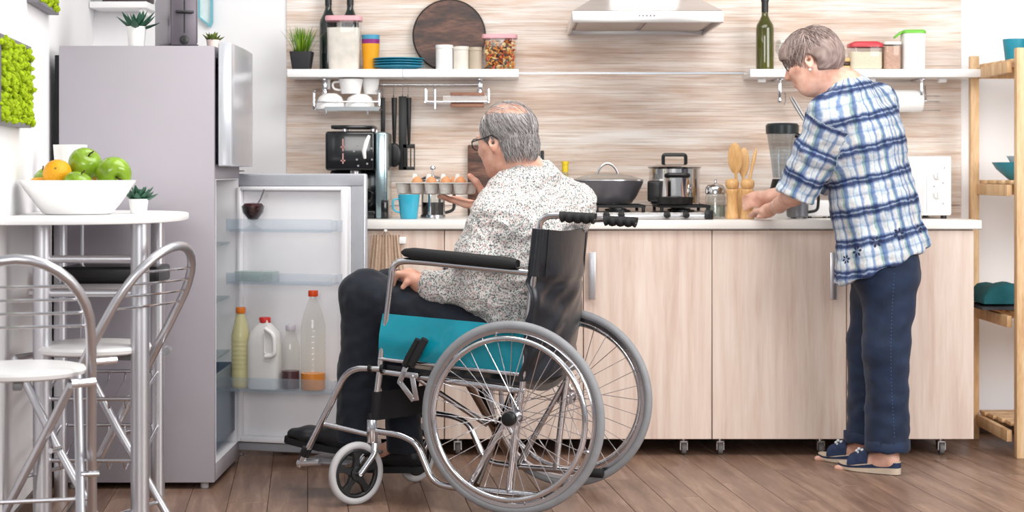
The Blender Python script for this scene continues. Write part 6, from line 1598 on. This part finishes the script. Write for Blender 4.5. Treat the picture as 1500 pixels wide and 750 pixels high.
MB().lathe([(0, .0), (.03, 0), (.031, .003), (.012, .012), (.008, .02), (.02, .032), (.04, .06), (.044, .085), (.042, .085), (.037, .061), (.017, .034), (0, .03)], n=32, cap=False).build('glass', GLASS, t)
MB().lathe([(0, .031), (.018, .036), (.037, .062), (.041, .084), (.032, .094), (0, .097)], n=28, cap=False).build('jelly', pm('dark_red_jelly', '3B1418', .2, var=.3, vscale=50, coat=.4), t)
MB().tube([(.012, 0, .085), (.028, 0, .11), (.042, 0, .145)], [.003, .003, .0045], 8).build('spoon', STEEL, t)
t = thing('butter_dish', 'flat clear box lying on the middle door shelf', 'box', ondoor(dxp(386), 1), da)
MB().box(-.075, .075, -.03, .03, 0, .004).box(-.075, -.072, -.03, .03, .004, .035).box(.072, .075, -.03, .03, .004, .035).box(-.072, .072, -.03, -.027, .004, .035).box(-.072, .072, .027, .03, .004, .035).box(-.075, .075, -.03, .03, .035, .038).build('clear_box', clear('box_clear', (.86, .9, .9), .12, body=.25, bodycol='DDE6E4'), t, bevel=.001)
MB().box(-.055, .02, -.022, .022, .005, .026).build('contents', pm('pale_green_contents', 'B9CFC2', .5), t, bevel=.004)

# ------------------------------------------------------------------ on top of the fridge
FT = 1.5178
t = thing('toaster', 'dark grey upright toaster on top of the fridge', 'toaster', (X(258, 6.28), 6.28, FT), R(24)); t.scale = (.86, .86, 1); DG = pm('dark_grey_metal', '5A545C', .35, .5, var=.05); LG = pm('mid_grey_side', '8F8A93', .3, .6)
sqloft(MB(), [(.058, .135, .012), (.062, .14, .02), (.062, .14, .17), (.056, .134, .192), (.04, .12, .198)], e=9, n=40).build('body', LG, t)
MB().box(-.056, .05, -.150, -.1405, .006, .188).build('end_panel', DG, t, bevel=.008, seg=3)
MB().box(-.060, .060, -.136, .136, 0, .0125).build('base', BLACK, t, bevel=.003)
MB().box(-.004, .001, -.152, -.1503, .05, .165).build('lever_slot', BLACK, t)
MB().box(-.038, .034, -.166, -.1505, .118, .128).build('lever', BLACK, t, bevel=.003)
MB().cyl((-.002, -.163, .026), (-.002, -.1505, .026), .016, n=24).build('dial', BLACK, t, bevel=.002)
for x in (-.02, .02): MB().box(x-.01, x+.01, -.10, .10, .1985, .2).build('bread_slot', BLACK, t)
# small framed picture
FY = 7.36; t = thing('framed_picture', 'small teal framed picture with a slanted lower edge on the wall above the fridge', 'picture', (X(301, FY), FY, Z(20, FY))); k_ = FY/2600
def par(x0, x1, dz, top, s): return [((x0-301)*k_, (20-25-dz)*-0+(20-25)*k_-dz), ((x1-301)*k_, (20-41)*k_-dz), ((x1-301)*k_, top), ((x0-301)*k_, top)]
M = Matrix.Rotation(pi/2, 4, 'X')
out_ = [((291-301)*k_, (20-26)*k_), ((309-301)*k_, (20-41)*k_), ((312.5-301)*k_, (20-33)*k_), ((312.5-301)*k_, .13), ((291-301)*k_, .13)]
inn_ = [((293.5-301)*k_, (20-25)*k_), ((307.5-301)*k_, (20-36)*k_), ((309-301)*k_, (20-31)*k_), ((309-301)*k_, .12), ((293.5-301)*k_, .12)]
n = 5; vs_ = [(x, y, z) for z in (0, .018) for x, y in out_]+[(x, y, z) for z in (0, .018) for x, y in inn_]
fs_ = []
for i in range(n):
    j = (i+1) % n; fs_ += [(i, j, n+j, n+i), (2*n+i, 3*n+i, 3*n+j, 2*n+j), (n+i, n+j, 3*n+j, 3*n+i), (i, 2*n+i, 2*n+j, j)]
MB().add(vs_, fs_).xf(M).build('frame', pm('teal_frame', '6DB1C0', .4), t)
MB().prism(inn_, .006).xf(M).build('print', pm('pale_print', 'D6E6E6', .6, var=.06, vscale=30), t)

# ------------------------------------------------------------------ moss pictures on the left wall
MOSS = pm('yellow_green_moss', 'A9C412', .9, var=.35, vscale=70, bump=.8, bscale=160)
def moss(Yc, zc, w, h, label, seed):
    t = thing('moss_picture', label, 'picture', (WX(Yc)+.002, Yc, zc), math.atan2(.115, 1), 'moss pictures'); rg = random.Random(seed)
    f = MB()
    for a, b, c, d in ((-w/2, w/2, -h/2, -h/2+.012), (-w/2, w/2, h/2-.012, h/2), (-w/2, -w/2+.012, -h/2+.012, h/2-.012), (w/2-.012, w/2, -h/2+.012, h/2-.012)): f.box(.0, .035, a, b, c, d)
    f.box(0, .012, -w/2+.012, w/2-.012, -h/2+.012, h/2-.012)
    f.build('frame', pm('grey_frame', '77747C', .5), t, bevel=.0015)
    m = MB()
    for k in range(560):
        y = rg.uniform(-w/2+.004, w/2-.002); z = rg.uniform(-h/2+.012, h/2-.012); r = rg.uniform(.006, .014)
        Mx = Matrix.Rotation(rg.uniform(0, 6), 4, 'X') @ Matrix.Rotation(rg.uniform(-.8, .8), 4, 'Y')
        m.ell((rg.uniform(.018, .042), y, z), (r*1.1, r*rg.uniform(.6, 1.1), r*rg.uniform(.6, 1.1)), 6, 4, Mx)
    o = m.build('moss', MOSS, t, ang=50); o['kind'] = 'stuff'
moss(5.18, 1.345, .55, .25, 'larger moss picture on the left wall beside the fridge', 1)
moss(5.83, 1.763, .46, .285, 'upper moss picture on the left wall, mostly above the frame', 2)

# ------------------------------------------------------------------ on the wooden rack
RT = pm('teal_glaze', '2E8FA6', .3, var=.08)
for px, Y, l in ((1486, 7.0, 'teal mug on the top rack shelf, left one'), (1526, 6.98, 'teal mug on the top rack shelf, right one')):
    mug((X(px, Y), Y, 1.475+.0485), .046, .085, RT, l, hang=.4, group='teal mugs')
def rbowl(x, y, z, r, h, mat, label):
    t = thing('rack_bowl', label, 'bowl', (x, y, z))
    MB().lathe([(0, 0), (r*.45, 0), (r*.5, .004), (r*.85, h*.6), (r, h), (r*.97, h), (r*.8, h*.58), (r*.45, .008), (0, .007)], n=36, cap=False).build('body', mat, t)
rbowl(X(1500, 7.02), 7.02, 1.0535, .125, .07, RT, 'teal bowl on the middle rack shelf, the lower of two')
rbowl(X(1512, 7.02), 7.02, 1.0535+.035, .10, .06, WHITE_GLOSS, 'white bowl nested in the teal bowl on the rack')
def cloth(name, x, y, z, w, d, h, mat, label, seed):
    nx, ny = 20, 16; vs_ = []; fs_ = []
    for i in range(nx+1):
        for j in range(ny+1):
            u, v = i/nx*2-1, j/ny*2-1; e_ = max(abs(u), abs(v)); hh = h*(1-max(0, e_-.8)/.2*.5)*(.72+.35*mnoise.noise(Vector((u*1.6+seed, v*1.6, 3)))+.12*sin(5*u+seed))
            vs_.append((u*w/2, v*d/2, max(.01, hh)))
    N0 = len(vs_); vs_ += [(a, b, 0) for a, b, c in vs_]; id_ = lambda i, j: i*(ny+1)+j
    for i in range(nx):
        for j in range(ny): q = (id_(i, j), id_(i+1, j), id_(i+1, j+1), id_(i, j+1)); fs_ += [q, tuple(N0+k for k in q[::-1])]
    for i in range(nx): fs_ += [(id_(i, 0), N0+id_(i, 0), N0+id_(i+1, 0), id_(i+1, 0)), (id_(i, ny), id_(i+1, ny), N0+id_(i+1, ny), N0+id_(i, ny))]
    for j in range(ny): fs_ += [(id_(0, j), id_(0, j+1), N0+id_(0, j+1), N0+id_(0, j)), (id_(nx, j), N0+id_(nx, j), N0+id_(nx, j+1), id_(nx, j+1))]
    tag(MB().add(vs_, fs_).build(name, mat, ang=70, loc=(x, y, z)), label, 'cloth')
cloth('folded_cloth', X(1495, 6.98), 6.98, .554, .38, .3, .022, pm('charcoal_cloth', '3A3B40', .9, bump=.3), 'flat charcoal cloth under the teal one on the rack', 1)
cloth('folded_cloth', X(1495, 6.97), 6.97, .577, .36, .28, .085, pm('dark_teal_cloth', '14555C', .9, var=.1, bump=.3), 'crumpled dark teal cloth on the rack beside the worktop', 4)

# ------------------------------------------------------------------ towel on the left cabinet
k_ = CFY/2600; ty = CFY-.0012; t = thing('hand_towel', 'beige ribbed hand towel hanging on the drawer beside the fridge door', 'towel', (X(570, ty), ty, Z(344, ty)))
rings = []
for j in range(15):
    q = j/14; z = -.155*q; ring = []; hw = .052+.020*q
    for i in range(41):
        u = i/40*2-1; ring.append((-.012+u*hw, -.010-.007*sin(u*9+1.5*q)*(.5+q*.5)-.004*cos(u*31), z-.012*abs(u)*q))
    for i in range(40, -1, -1):
        u = i/40*2-1; ring.append((-.012+u*hw, -.006-.007*sin(u*9+1.5*q)*(.5+q*.5)-.004*cos(u*31)+.003, z-.012*abs(u)*q))
    rings.append(ring)
MB().loft(rings).build('cloth', pm('beige_towel', 'C9B09C', .95, var=.08, vscale=80, bump=.4, bscale=200), t, ang=60)
MB().tube(fillet([(-.03, -.012, -.002), (-.012, -.014, .022), (.008, -.012, -.002)], .008), .003, 6).build('loop', pm('beige_loop', 'B79C86', .9), t)
MB().cyl((-.012, -.018, .018), (-.012, .0005, .018), .006, n=12).build('hook', WHITE, t)
